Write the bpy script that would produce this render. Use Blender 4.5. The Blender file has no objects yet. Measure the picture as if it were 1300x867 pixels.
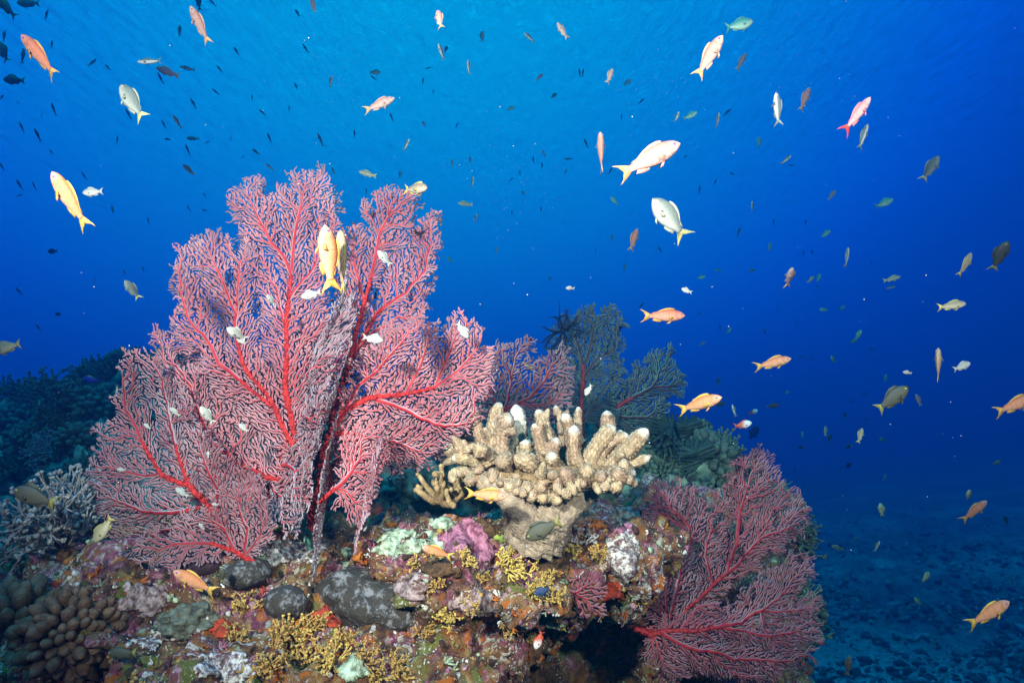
# Underwater reef with red sea fans, finger coral and anthias
# tuning (used right below by the camera, world and lamps)
WORLD = [(0.000, 0.72, 3.1), (0.000, 0.60, 2.7), (0.0, 0.285, 1.62), (0.0, 0.085, 0.68), (0.0, 0.024, 0.26), (0.0, 0.010, 0.11), (0.0, 0.007, 0.05)]
SNELL = 0.7
SUN_E = 2.8
STROBES = [((-0.62, -0.45, 2.12), (-0.15, 1.5, 2.09), 960, 69), ((0.66, -0.45, 2.06), (0.44, 1.6, 1.76), 350, 78)]
VOL_DENS, VOL_COL, VOL_ABS, VOL_G = 0.22, (0.01, 0.10, 0.26), (0.0, 0.62, 0.92), 0.8
import bpy, bmesh, math, random
import numpy as np
from mathutils import Vector, Matrix, noise
from mathutils.bvhtree import BVHTree
C = bpy.context.scene
R = math.radians
rng = np.random.default_rng(7)
random.seed(7)

# ------------------------------------------------------------------ camera
W, H, FPX = 1300.0, 867.0, 847.0
CAM = Vector((0, 0, 1.6)); PITCH = R(11.1)
FW = Vector((0, math.cos(PITCH), math.sin(PITCH)))
RT = Vector((1, 0, 0))
UP = Vector((0, -math.sin(PITCH), math.cos(PITCH)))
cd = bpy.data.cameras.new('camera'); cam = bpy.data.objects.new('camera', cd)
C.collection.objects.link(cam); C.camera = cam
cam.location = CAM; cam.rotation_euler = (R(90) + PITCH, 0, 0)
cd.sensor_width = 36; cd.lens = 36 * FPX / W
cd.clip_start = 0.02; cd.clip_end = 400

def at(px, py, d):
    px, py, d = float(px), float(py), float(d)
    return CAM + d * (FW + (px - W / 2) / FPX * RT + (H / 2 - py) / FPX * UP)
def ray(px, py):
    return (at(px, py, 1.0) - CAM).normalized()

# ------------------------------------------------------------------ render settings, exposure
C.render.engine = 'CYCLES'
C.view_settings.view_transform = 'Standard'
C.view_settings.look = 'None'
C.view_settings.exposure = 0.0
C.view_settings.gamma = 1.0
cy = C.cycles
cy.use_denoising = True
try:
    cy.denoiser = 'OPENIMAGEDENOISE'; cy.denoising_input_passes = 'RGB_ALBEDO_NORMAL'; cy.denoising_prefilter = 'ACCURATE'
except Exception: pass
cy.max_bounces = 6; cy.diffuse_bounces = 2; cy.glossy_bounces = 2; cy.transmission_bounces = 2
cy.volume_bounces = 1; cy.transparent_max_bounces = 8
cy.caustics_reflective = False; cy.caustics_refractive = False
cy.sample_clamp_indirect = 4.0; cy.sample_clamp_direct = 0.0
C.render.use_persistent_data = False

# ------------------------------------------------------------------ world: light field of the open water
def nd(nt, t, **kw):
    n = nt.nodes.new(t)
    for k, v in kw.items():
        if k.startswith('_'): setattr(n, k[1:], v)
        else: n.inputs[k.replace('__', ' ')].default_value = v
    return n
def ramp(nt, fac, stops, interp='LINEAR'):
    n = nt.nodes.new('ShaderNodeValToRGB'); cr = n.color_ramp; cr.interpolation = interp
    while len(cr.elements) < len(stops): cr.elements.new(0.5)
    for e, (p, c) in zip(cr.elements, stops):
        e.position = p; e.color = (*c, 1) if len(c) == 3 else c
    if fac is not None: nt.links.new(fac, n.inputs[0])
    return n
def math_(nt, op, a, b=None, clamp=False):
    n = nt.nodes.new('ShaderNodeMath'); n.operation = op; n.use_clamp = clamp
    for i, v in enumerate((a, b)):
        if v is None: continue
        if isinstance(v, (int, float)): n.inputs[i].default_value = v
        else: nt.links.new(v, n.inputs[i])
    return n.outputs[0]

wd = bpy.data.worlds.new('World'); C.world = wd; wd.use_nodes = True
nt = wd.node_tree; nt.nodes.clear()
tc = nd(nt, 'ShaderNodeTexCoord')
PK = ray(520, -130)
dot = nt.nodes.new('ShaderNodeVectorMath'); dot.operation = 'DOT_PRODUCT'
nt.links.new(tc.outputs['Generated'], dot.inputs[0]); dot.inputs[1].default_value = PK
ang = math_(nt, 'DIVIDE', math_(nt, 'ARCCOSINE', dot.outputs['Value']), math.pi)
# angle from the brightest patch of the surface (0..180 deg -> 0..1)
lobe = ramp(nt, ang, [(0.0, WORLD[0]), (0.10, WORLD[1]), (0.18, WORLD[2]), (0.245, WORLD[3]), (0.33, WORLD[4]), (0.46, WORLD[5]), (0.75, WORLD[6])], 'B_SPLINE')
# light from straight above (outside the view): Snell's window with the Nishita sky filtered by the water
sky = nt.nodes.new('ShaderNodeTexSky'); sky.sky_type = 'NISHITA'; sky.sun_disc = False
sky.sun_elevation = R(62); sky.sun_rotation = R(-10)
sepv = nt.nodes.new('ShaderNodeSeparateXYZ'); nt.links.new(tc.outputs['Generated'], sepv.inputs[0])
win = nd(nt, 'ShaderNodeMapRange', _interpolation_type='SMOOTHSTEP'); nt.links.new(sepv.outputs['Z'], win.inputs['Value'])
win.inputs['From Min'].default_value = 0.76; win.inputs['From Max'].default_value = 0.98
tint = nt.nodes.new('ShaderNodeMix'); tint.data_type = 'RGBA'; tint.blend_type = 'MULTIPLY'; tint.inputs['Factor'].default_value = 1
nt.links.new(sky.outputs[0], tint.inputs[6]); tint.inputs[7].default_value = (0.02, 0.55, 0.62, 1)
sc_ = nt.nodes.new('ShaderNodeVectorMath'); sc_.operation = 'SCALE'; nt.links.new(tint.outputs[2], sc_.inputs[0])
nt.links.new(math_(nt, 'MULTIPLY', win.outputs[0], SNELL), sc_.inputs['Scale'])
add = nt.nodes.new('ShaderNodeVectorMath'); add.operation = 'ADD'
nt.links.new(lobe.outputs[0], add.inputs[0]); nt.links.new(sc_.outputs[0], add.inputs[1])
bg = nd(nt, 'ShaderNodeBackground'); nt.links.new(add.outputs[0], bg.inputs['Color']); bg.inputs['Strength'].default_value = 1.0
wo = nd(nt, 'ShaderNodeOutputWorld'); nt.links.new(bg.outputs[0], wo.inputs['Surface'])

# ------------------------------------------------------------------ lights
def lamp(name, kind, loc, target, energy, color, **kw):
    l = bpy.data.lights.new(name, kind); o = bpy.data.objects.new(name, l); C.collection.objects.link(o)
    o.location = loc; l.energy = energy; l.color = color
    o.rotation_euler = (Vector(target) - Vector(loc)).to_track_quat('-Z', 'Y').to_euler()
    for k, v in kw.items(): setattr(l, k, v)
    return o
# daylight that has come down through the water
lamp('sun', 'SUN', (0, 0, 6), Vector((0, 0, 6)) + Vector((0.12, 0.42, -1)), SUN_E, (0.03, 0.75, 1.0), angle=R(14))
# the photographer's two strobes, on arms either side of the camera
for loc, tgt, e, ang_ in STROBES:
    lamp('camera_strobe', 'SPOT', loc, tgt, e, (1.0, 0.62, 0.52), spot_size=R(ang_), spot_blend=0.9, shadow_soft_size=0.045)

# ------------------------------------------------------------------ helpers
def link(o, parent=None):
    C.collection.objects.link(o)
    if parent is not None: o.parent = parent
    return o
def tag(o, label=None, cat=None, group=None, kind=None):
    if label: o['label'] = label
    if cat: o['category'] = cat
    if group: o['group'] = group
    if kind: o['kind'] = kind
    return o
def empty(name, loc=(0, 0, 0)):
    o = bpy.data.objects.new(name, None); o.location = loc; o.empty_display_size = 0.05
    return link(o)
def mesh_obj(name, verts, faces, mats, parent=None, fmat=None, smooth=True, col=None):
    me = bpy.data.meshes.new(name)
    me.from_pydata(verts if isinstance(verts, list) else verts.tolist(), [], faces if isinstance(faces, list) else faces.tolist())
    for m in (mats if isinstance(mats, (list, tuple)) else [mats]): me.materials.append(m)
    if fmat is not None: me.polygons.foreach_set('material_index', np.asarray(fmat, dtype=np.int32))
    if smooth: me.polygons.foreach_set('use_smooth', np.ones(len(me.polygons), dtype=bool))
    if col is not None:
        a = me.color_attributes.new('Col', 'FLOAT_COLOR', 'POINT')
        c4 = np.ones((len(me.vertices), 4), np.float32); c4[:, :3] = col
        a.data.foreach_set('color', c4.ravel())
    me.update()
    o = bpy.data.objects.new(name, me)
    return link(o, parent)
def root_at(o_list, root):
    """children carry world-space meshes: cancel the root's offset"""
    for o in o_list:
        o.parent = root; o.matrix_parent_inverse = Matrix.Translation(-Vector(root.location))

def material(name, c1=(.5, .5, .5), c2=None, scale=20, rough=0.75, bump=0.0, bscale=80, spots=None, attr=False, spec=0.25, detail=4, dist=0.0, sss=0.0, vary=0.0):
    m = bpy.data.materials.new(name); m.use_nodes = True
    nt = m.node_tree; b = nt.nodes['Principled BSDF']
    b.inputs['Roughness'].default_value = rough; b.inputs['Specular IOR Level'].default_value = spec
    tc = nd(nt, 'ShaderNodeTexCoord')
    if attr:
        a = nt.nodes.new('ShaderNodeAttribute'); a.attribute_name = 'Col'; out = a.outputs['Color']
        if c2 is not None:
            n = nd(nt, 'ShaderNodeTexNoise', Scale=scale, Detail=detail); nt.links.new(tc.outputs['Object'], n.inputs['Vector'])
            mx = nt.nodes.new('ShaderNodeMix'); mx.data_type = 'RGBA'; mx.blend_type = 'MULTIPLY'; mx.inputs['Factor'].default_value = 1
            rp = ramp(nt, n.outputs['Fac'], [(0.35, c2), (0.65, (1, 1, 1))])
            nt.links.new(out, mx.inputs[6]); nt.links.new(rp.outputs[0], mx.inputs[7]); out = mx.outputs[2]
    else:
        n = nd(nt, 'ShaderNodeTexNoise', Scale=scale, Detail=detail, Distortion=dist); nt.links.new(tc.outputs['Object'], n.inputs['Vector'])
        rp = ramp(nt, n.outputs['Fac'], [(0.36, c1), (0.64, c2 or c1)]); out = rp.outputs[0]
    if spots:
        sc, size, col = spots
        v = nd(nt, 'ShaderNodeTexVoronoi', Scale=sc); nt.links.new(tc.outputs['Object'], v.inputs['Vector'])
        f = ramp(nt, v.outputs['Distance'], [(size * 0.8, (1, 1, 1)), (size, (0, 0, 0))])
        mx = nt.nodes.new('ShaderNodeMix'); mx.data_type = 'RGBA'
        nt.links.new(f.outputs[0], mx.inputs['Factor']); nt.links.new(out, mx.inputs[6]); mx.inputs[7].default_value = (*col, 1); out = mx.outputs[2]
    if vary > 0:
        oi = nt.nodes.new('ShaderNodeObjectInfo')
        hs = nt.nodes.new('ShaderNodeHueSaturation')
        nt.links.new(math_(nt, 'ADD', math_(nt, 'MULTIPLY', oi.outputs['Random'], vary), 1 - vary * .6), hs.inputs['Value'])
        nt.links.new(math_(nt, 'ADD', math_(nt, 'MULTIPLY', oi.outputs['Random'], vary * .1), 0.5 - vary * .05), hs.inputs['Hue'])
        nt.links.new(out, hs.inputs['Color']); out = hs.outputs[0]
    nt.links.new(out, b.inputs['Base Color'])
    if sss:
        b.inputs['Subsurface Weight'].default_value = sss; b.inputs['Subsurface Radius'].default_value = (0.01, 0.006, 0.004)
    if bump:
        n2 = nd(nt, 'ShaderNodeTexNoise', Scale=bscale, Detail=5); nt.links.new(tc.outputs['Object'], n2.inputs['Vector'])
        bp = nd(nt, 'ShaderNodeBump', Strength=bump, Distance=0.01); nt.links.new(n2.outputs['Fac'], bp.inputs['Height'])
        nt.links.new(bp.outputs[0], b.inputs['Normal'])
    return m
# reef boulders: pixel column/row of the front face, distance, radii (m)
NEAR_BLOBS = [
 (430, 800, 1.45, .62, .60, .22), (250, 790, 1.36, .45, .5, .2), (640, 745, 1.45, .34, .55, .16), (540, 735, 1.36, .22, .4, .14),
 (130, 800, 1.32, .35, .5, .17), (60, 760, 1.55, .4, .5, .2), (20, 850, 1.25, .25, .4, .17),
 (690, 700, 1.52, .24, .4, .09), (770, 700, 1.55, .22, .4, .13), (850, 810, 1.80, .12, .32, .20), (790, 740, 1.55, .13, .3, .13),
 (400, 900, 1.18, .42, .4, .14), (250, 900, 1.14, .3, .4, .14), (500, 870, 1.30, .16, .35, .12),
 (720, 880, 2.1, .5, .5, .4), (640, 1150, 2.15, .8, .6, .9), (250, 1150, 1.45, .62, .8, .8), (880, 1050, 2.0, .42, .6, .75),
 (870, 740, 2.0, .26, .5, .30), (930, 780, 2.15, .25, .5, .4), (985, 800, 2.3, .2, .45, .5), (1000, 1000, 2.3, .25, .5, .8),
]
FAR_BLOBS = [
 (165, 500, 3.1, .42, .7, .28), (90, 540, 2.7, .35, .6, .25), (20, 570, 3.3, .55, .7, .32), (100, 620, 2.1, .32, .5, .22), (25, 680, 1.95, .3, .5, .25),
 (240, 560, 2.9, .6, .7, .4), (400, 640, 2.5, .9, .8, .35), (150, 700, 2.0, .5, .6, .3), (-150, 640, 3.0, .9, .9, .6),
 (640, 620, 2.3, .6, .7, .3), (800, 610, 2.45, .45, .7, .22), (870, 620, 2.4, .35, .6, .24), (930, 650, 2.45, .25, .5, .24),
 (980, 690, 2.45, .2, .5, .3), (1010, 740, 2.5, .14, .5, .32), (985, 800, 2.5, .2, .5, .5), (700, 800, 2.6, 1.0, .8, 1.0),
 (300, 900, 2.6, 1.6, 1.0, 1.2), (1000, 1100, 2.6, .25, .5, 1.0), (-250, 900, 2.6, 1.2, 1., 1.3),
]
# ------------------------------------------------------------------ water surface overhead, haze, seabed
def water_surface():
    m = bpy.data.materials.new('rippled_surface'); m.use_nodes = True
    nt = m.node_tree; nt.nodes.clear()
    tc = nd(nt, 'ShaderNodeTexCoord')
    mp = nd(nt, 'ShaderNodeMapping', Rotation=(0, 0, R(7)), Scale=(2.3, 0.8, 1)); nt.links.new(tc.outputs['Object'], mp.inputs[0])
    n1 = nd(nt, 'ShaderNodeTexNoise', Scale=2.6, Detail=6, Roughness=0.62, Distortion=0.6); nt.links.new(mp.outputs[0], n1.inputs['Vector'])
    n2 = nd(nt, 'ShaderNodeTexNoise', Scale=0.32, Detail=2); nt.links.new(tc.outputs['Object'], n2.inputs['Vector'])
    h = math_(nt, 'ADD', n1.outputs['Fac'], math_(nt, 'MULTIPLY', n2.outputs['Fac'], 1.5))
    bp = nd(nt, 'ShaderNodeBump', Strength=1.0, Distance=0.35); nt.links.new(h, bp.inputs['Height'])
    fr = nd(nt, 'ShaderNodeLayerWeight', Blend=0.22); nt.links.new(bp.outputs[0], fr.inputs['Normal'])
    f = ramp(nt, fr.outputs['Facing'], [(0.12, (0.0,) * 3), (0.50, (0.62,) * 3)])
    t = nd(nt, 'ShaderNodeBsdfTransparent'); g = nd(nt, 'ShaderNodeBsdfGlossy', Color=(0.75, 0.8, 0.85, 1), Roughness=0.15)
    nt.links.new(bp.outputs[0], g.inputs['Normal'])
    mx = nd(nt, 'ShaderNodeMixShader'); nt.links.new(f.outputs[0], mx.inputs[0]); nt.links.new(t.outputs[0], mx.inputs[1]); nt.links.new(g.outputs[0], mx.inputs[2])
    o = nd(nt, 'ShaderNodeOutputMaterial'); nt.links.new(mx.outputs[0], o.inputs['Surface'])
    s = 120
    ob = mesh_obj('water_surface', [(-s, -s, 0), (-s, s, 0), (s, s, 0), (s, -s, 0)], [(0, 1, 2, 3)], m, smooth=False)
    ob.location.z = 8.0
    tag(ob, kind='structure')
water_surface()

def haze():
    m = bpy.data.materials.new('blue_water_haze'); m.use_nodes = True
    nt = m.node_tree; nt.nodes.clear()
    v = nd(nt, 'ShaderNodeVolumePrincipled')
    v.inputs['Color'].default_value = (*VOL_COL, 1); v.inputs['Absorption Color'].default_value = (*VOL_ABS, 1)
    v.inputs['Density'].default_value = VOL_DENS; v.inputs['Anisotropy'].default_value = VOL_G
    o = nd(nt, 'ShaderNodeOutputMaterial'); nt.links.new(v.outputs[0], o.inputs['Volume'])
    x0, x1, y0, y1, z0, z1 = -42, 42, -10, 62, -3.4, 7.2
    vs = [(x, y, z) for z in (z0, z1) for x, y in ((x0, y0), (x1, y0), (x1, y1), (x0, y1))]
    fs = [(3, 2, 1, 0), (4, 5, 6, 7), (0, 1, 5, 4), (1, 2, 6, 5), (2, 3, 7, 6), (3, 0, 4, 7)]
    tag(mesh_obj('haze', vs, fs, m, smooth=False), kind='stuff')
haze()

def fbm(p, o=4): return noise.fractal(p, 1.0, 2.0, o)
def seabed():
    # a rubble slope rising gently to the right; fine near the camera's view, coarse to the edges
    def axis(lo, hi, fine0, fine1, s, gr=1.12):
        a = list(np.arange(fine0, fine1, s)); st = s
        while a[-1] < hi: st *= gr; a.append(min(a[-1] + st, hi))
        st = s; b = [fine0]
        while b[-1] > lo: st *= gr; b.append(max(b[-1] - st, lo))
        return b[::-1][:-1] + a
    xs = axis(-41.5, 41.5, 0.5, 9.0, 0.055); ys = axis(-9.5, 61.5, 3.6, 14, 0.06)
    vs = []
    for y in ys:
        for x in xs:
            z = -0.45 + 0.10 * max(0, x - 2) + 0.3 * fbm(Vector((x * .22, y * .22, 3)), 3)
            if 0 < x < 16 and 2 < y < 26:
                n = noise.turbulence(Vector((x * 1.7, y * 1.7, 0)), 3, True)
                v = noise.voronoi(Vector((x * 4.2, y * 4.2, 1)))[0]
                z += 0.17 * n - 0.06 * min(v[0], 0.6) + 0.11 * fbm(Vector((x * 3.4, y * 3.4, 2)), 6)
            vs.append((x, y, z))
    nx = len(xs)
    fs = [(j * nx + i, j * nx + i + 1, (j + 1) * nx + i + 1, (j + 1) * nx + i) for j in range(len(ys) - 1) for i in range(nx - 1)]
    m = material('coral_rubble_bed', (0.008, 0.010, 0.014), (0.12, 0.125, 0.13), scale=5, detail=14, rough=0.9, bump=1.0, bscale=34)
    t_ = m.node_tree; b_ = t_.nodes['Principled BSDF']; tc_ = [n for n in t_.nodes if n.bl_idname == 'ShaderNodeTexCoord'][0]
    [n for n in t_.nodes if n.bl_idname == 'ShaderNodeTexNoise'][0].inputs['Roughness'].default_value = .75
    src = b_.inputs['Base Color'].links[0].from_socket
    n3 = nd(t_, 'ShaderNodeTexNoise', Scale=0.42, Detail=7, Roughness=.65); t_.links.new(tc_.outputs['Object'], n3.inputs['Vector'])
    f3 = ramp(t_, n3.outputs['Fac'], [(.50, (0, 0, 0)), (.66, (1, 1, 1))])
    vd = t_.nodes.new('ShaderNodeVectorMath'); vd.operation = 'DISTANCE'; t_.links.new(tc_.outputs['Object'], vd.inputs[0]); vd.inputs[1].default_value = (3.5, 7.0, -.3)
    f5 = ramp(t_, math_(t_, 'ADD', math_(t_, 'MULTIPLY', vd.outputs['Value'], .28), math_(t_, 'MULTIPLY', n3.outputs['Fac'], .5)), [(.34, (1, 1, 1)), (.72, (0, 0, 0))])
    f6 = math_(t_, 'MAXIMUM', f3.outputs[0], f5.outputs[0])
    mx = t_.nodes.new('ShaderNodeMix'); mx.data_type = 'RGBA'; t_.links.new(f6, mx.inputs['Factor']); t_.links.new(src, mx.inputs[6])
    n4 = nd(t_, 'ShaderNodeTexNoise', Scale=22, Detail=6); t_.links.new(tc_.outputs['Object'], n4.inputs['Vector'])
    r4 = ramp(t_, n4.outputs['Fac'], [(.3, (.07, .075, .075)), (.7, (.30, .31, .30))]); t_.links.new(r4.outputs[0], mx.inputs[7]); t_.links.new(mx.outputs[2], b_.inputs['Base Color'])
    tag(mesh_obj('seabed', vs, fs, m), kind='structure')
seabed()

# ------------------------------------------------------------------ reef
def reef_material():
    m = bpy.data.materials.new('reef_rock_crust'); m.use_nodes = True
    nt = m.node_tree; b = nt.nodes['Principled BSDF']; L = nt.links
    b.inputs['Roughness'].default_value = 0.8; b.inputs['Specular IOR Level'].default_value = 0.25
    tc = nd(nt, 'ShaderNodeTexCoord')
    wob = nd(nt, 'ShaderNodeTexNoise', Scale=16, Detail=6); L.new(tc.outputs['Object'], wob.inputs['Vector'])
    va = nt.nodes.new('ShaderNodeVectorMath'); va.operation = 'MULTIPLY_ADD'
    L.new(wob.outputs['Color'], va.inputs[0]); va.inputs[1].default_value = (.08, .08, .08); L.new(tc.outputs['Object'], va.inputs[2])
    P = va.outputs[0]
    def nz(scale, detail=4, off=0.0, dist=0.0, rough=0.6):
        n = nd(nt, 'ShaderNodeTexNoise', Scale=scale, Detail=detail, Distortion=dist, Roughness=rough)
        mp = nd(nt, 'ShaderNodeMapping', Location=(off, off * 1.7, -off)); L.new(P, mp.inputs[0]); L.new(mp.outputs[0], n.inputs['Vector'])
        return n.outputs['Fac']
    def mix(fac, a, bcol):
        x = nt.nodes.new('ShaderNodeMix'); x.data_type = 'RGBA'; L.new(fac, x.inputs['Factor'])
        (L.new(a, x.inputs[6]) if not isinstance(a, tuple) else setattr(x.inputs[6], 'default_value', (*a, 1)))
        (L.new(bcol, x.inputs[7]) if not isinstance(bcol, tuple) else setattr(x.inputs[7], 'default_value', (*bcol, 1)))
        return x.outputs[2]
    def mask(f, lo, hi): return ramp(nt, f, [(lo, (0, 0, 0)), (hi, (1, 1, 1))]).outputs[0]
    col = ramp(nt, nz(26, 6, 1.3), [(0.3, (0.02, 0.009, 0.008)), (0.43, (0.09, 0.04, 0.03)), (0.53, (0.24, 0.11, 0.045)), (0.62, (0.36, 0.21, 0.075)), (0.72, (0.46, 0.35, 0.20))]).outputs[0]
    col = mix(mask(nz(12, 5, 4.1), 0.5, 0.58), col, ramp(nt, nz(45, 4, 2), [(0.33, (0.08, 0.015, 0.03)), (0.52, (0.30, 0.08, 0.13)), (0.68, (0.52, 0.30, 0.33))]).outputs[0])   # coralline pink
    col = mix(mask(nz(19, 4, 9.3), 0.58, 0.63), col, (0.26, 0.085, 0.02))
    col = mix(mask(nz(22, 4, 15.3), 0.585, 0.63), col, (0.48, 0.13, 0.015))      # orange sponge
    col = mix(mask(nz(14, 4, 21.7), 0.58, 0.63), col, (0.17, 0.17, 0.035))       # olive algae
    col = mix(mask(nz(17, 5, 33.0), 0.63, 0.66), col, (0.34, 0.46, 0.33))      # pale green crust
    whitef = math_(nt, 'MULTIPLY', mask(nz(8, 4, 40.2), 0.5, 0.62), mask(nz(85, 6, 44.0, 0.5), 0.53, 0.58))
    col = mix(whitef, col, (0.62, 0.58, 0.56))
    v = nd(nt, 'ShaderNodeTexVoronoi', Scale=130); L.new(P, v.inputs['Vector'])
    dots = math_(nt, 'MULTIPLY', ramp(nt, v.outputs['Distance'], [(0.2, (1,) * 3), (0.3, (0,) * 3)]).outputs[0], mask(nz(18, 3, 50.0), 0.46, 0.56))
    col = mix(dots, col, (0.7, 0.68, 0.62))
    L.new(col, b.inputs['Base Color'])
    hh = math_(nt, 'ADD', nz(60, 8, 60, rough=0.75), math_(nt, 'MULTIPLY', nz(190, 4, 61), 0.4))
    bp = nd(nt, 'ShaderNodeBump', Strength=1.0, Distance=0.02); L.new(hh, bp.inputs['Height']); L.new(bp.outputs[0], b.inputs['Normal'])
    return m
M_REEF = reef_material()

def far_reef_material():
    m = material('far_reef_dim_teal', (0.01, 0.022, 0.02), (0.24, 0.30, 0.22), scale=17, detail=9, rough=0.9, bump=0.9, bscale=45)  # dim blue-green water light on the far slopes is mixed into this tint
    return m
M_FAR = far_reef_material()

def blob_reef(name, blobs, voxel, mat, amps, seed=0):
    vs, fs = [], []
    bm = bmesh.new()
    for (c, r) in blobs:
        bmesh.ops.create_icosphere(bm, subdivisions=3, radius=1.0, matrix=Matrix.Translation(c) @ Matrix.Diagonal((*r, 1)))
    me = bpy.data.meshes.new(name); bm.to_mesh(me); bm.free()
    o = bpy.data.objects.new(name, me); C.collection.objects.link(o)
    md = o.modifiers.new('r', 'REMESH'); md.mode = 'VOXEL'; md.voxel_size = voxel
    sm = o.modifiers.new('s', 'SMOOTH'); sm.iterations = 6
    dg = bpy.context.evaluated_depsgraph_get()
    me2 = bpy.data.meshes.new_from_object(o.evaluated_get(dg))
    o.modifiers.clear(); o.data = me2; me2.name = name; bpy.data.meshes.remove(me)
    n = len(me2.vertices); co = np.empty(n * 3, np.float32); no = np.empty(n * 3, np.float32)
    me2.vertices.foreach_get('co', co); me2.vertices.foreach_get('normal', no)
    co = co.reshape(-1, 3); no = no.reshape(-1, 3)
    off = np.empty(n, np.float32); so = Vector((seed * 3.1, seed * 1.7, seed))
    for i in range(n):
        p = Vector(co[i]) + so
        d = 0.0
        for kind, sc, a in amps:
            if kind == 'f': d += a * noise.fractal(p * sc, 1.0, 2.0, 4)
            elif kind == 't': d += a * (noise.turbulence(p * sc, 3, False) - 0.5)
            elif kind == 'v':
                q = p * sc + Vector((noise.noise(p * sc * .7), noise.noise(p * sc * .7 + Vector((9, 0, 0))), 0)) * .5
                d += a * (0.45 - min(noise.voronoi(q)[0][0], 0.9))
            elif kind == 'h':  # holes
                h = noise.noise(p * sc); d -= a * max(0, h - 0.28) * 3
        off[i] = d
    co += no * off[:, None]
    me2.vertices.foreach_set('co', co.ravel())
    me2.materials.clear(); me2.materials.append(mat)
    me2.polygons.foreach_set('use_smooth', np.ones(len(me2.polygons), dtype=bool)); me2.update()
    tag(o, kind='structure')
    return o
def B(px, py, d, rx, ry, rz, back=0.75):
    return (at(px, py, d) + Vector((0, ry * back, 0)), (rx, ry, rz))

NEAR = [B(*b) for b in NEAR_BLOBS]
reef = blob_reef('reef', NEAR, 0.0095, M_REEF, [('f', 3.2, 0.045), ('t', 8, 0.05), ('v', 13, 0.05), ('v', 34, 0.016), ('f', 30, 0.012), ('h', 7, 0.05)], 1)
FARB = [B(b[0], b[1], b[2] * 1.2, b[3] * 1.2, b[4] * 1.2, b[5] * 1.2) for b in FAR_BLOBS]
reef2 = blob_reef('reef', FARB, 0.02, M_FAR, [('f', 2.2, 0.10), ('t', 5, 0.10), ('v', 6, 0.12), ('v', 15, 0.05), ('f', 20, 0.02)], 2)
def bvh_of(o):
    me = o.data
    return BVHTree.FromPolygons([v.co.copy() for v in me.vertices], [tuple(p.vertices) for p in me.polygons])
BV = [bvh_of(reef), bvh_of(reef2)]
def hit(px, py, which=(0, 1)):
    best = None; r = ray(px, py)
    for k in which:
        l, n, i, d = BV[k].ray_cast(CAM, r)
        if l is not None and (best is None or d < best[2]):
            if n.dot(r) > 0: n = -n
            best = (l, n, d)
    return best
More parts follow.
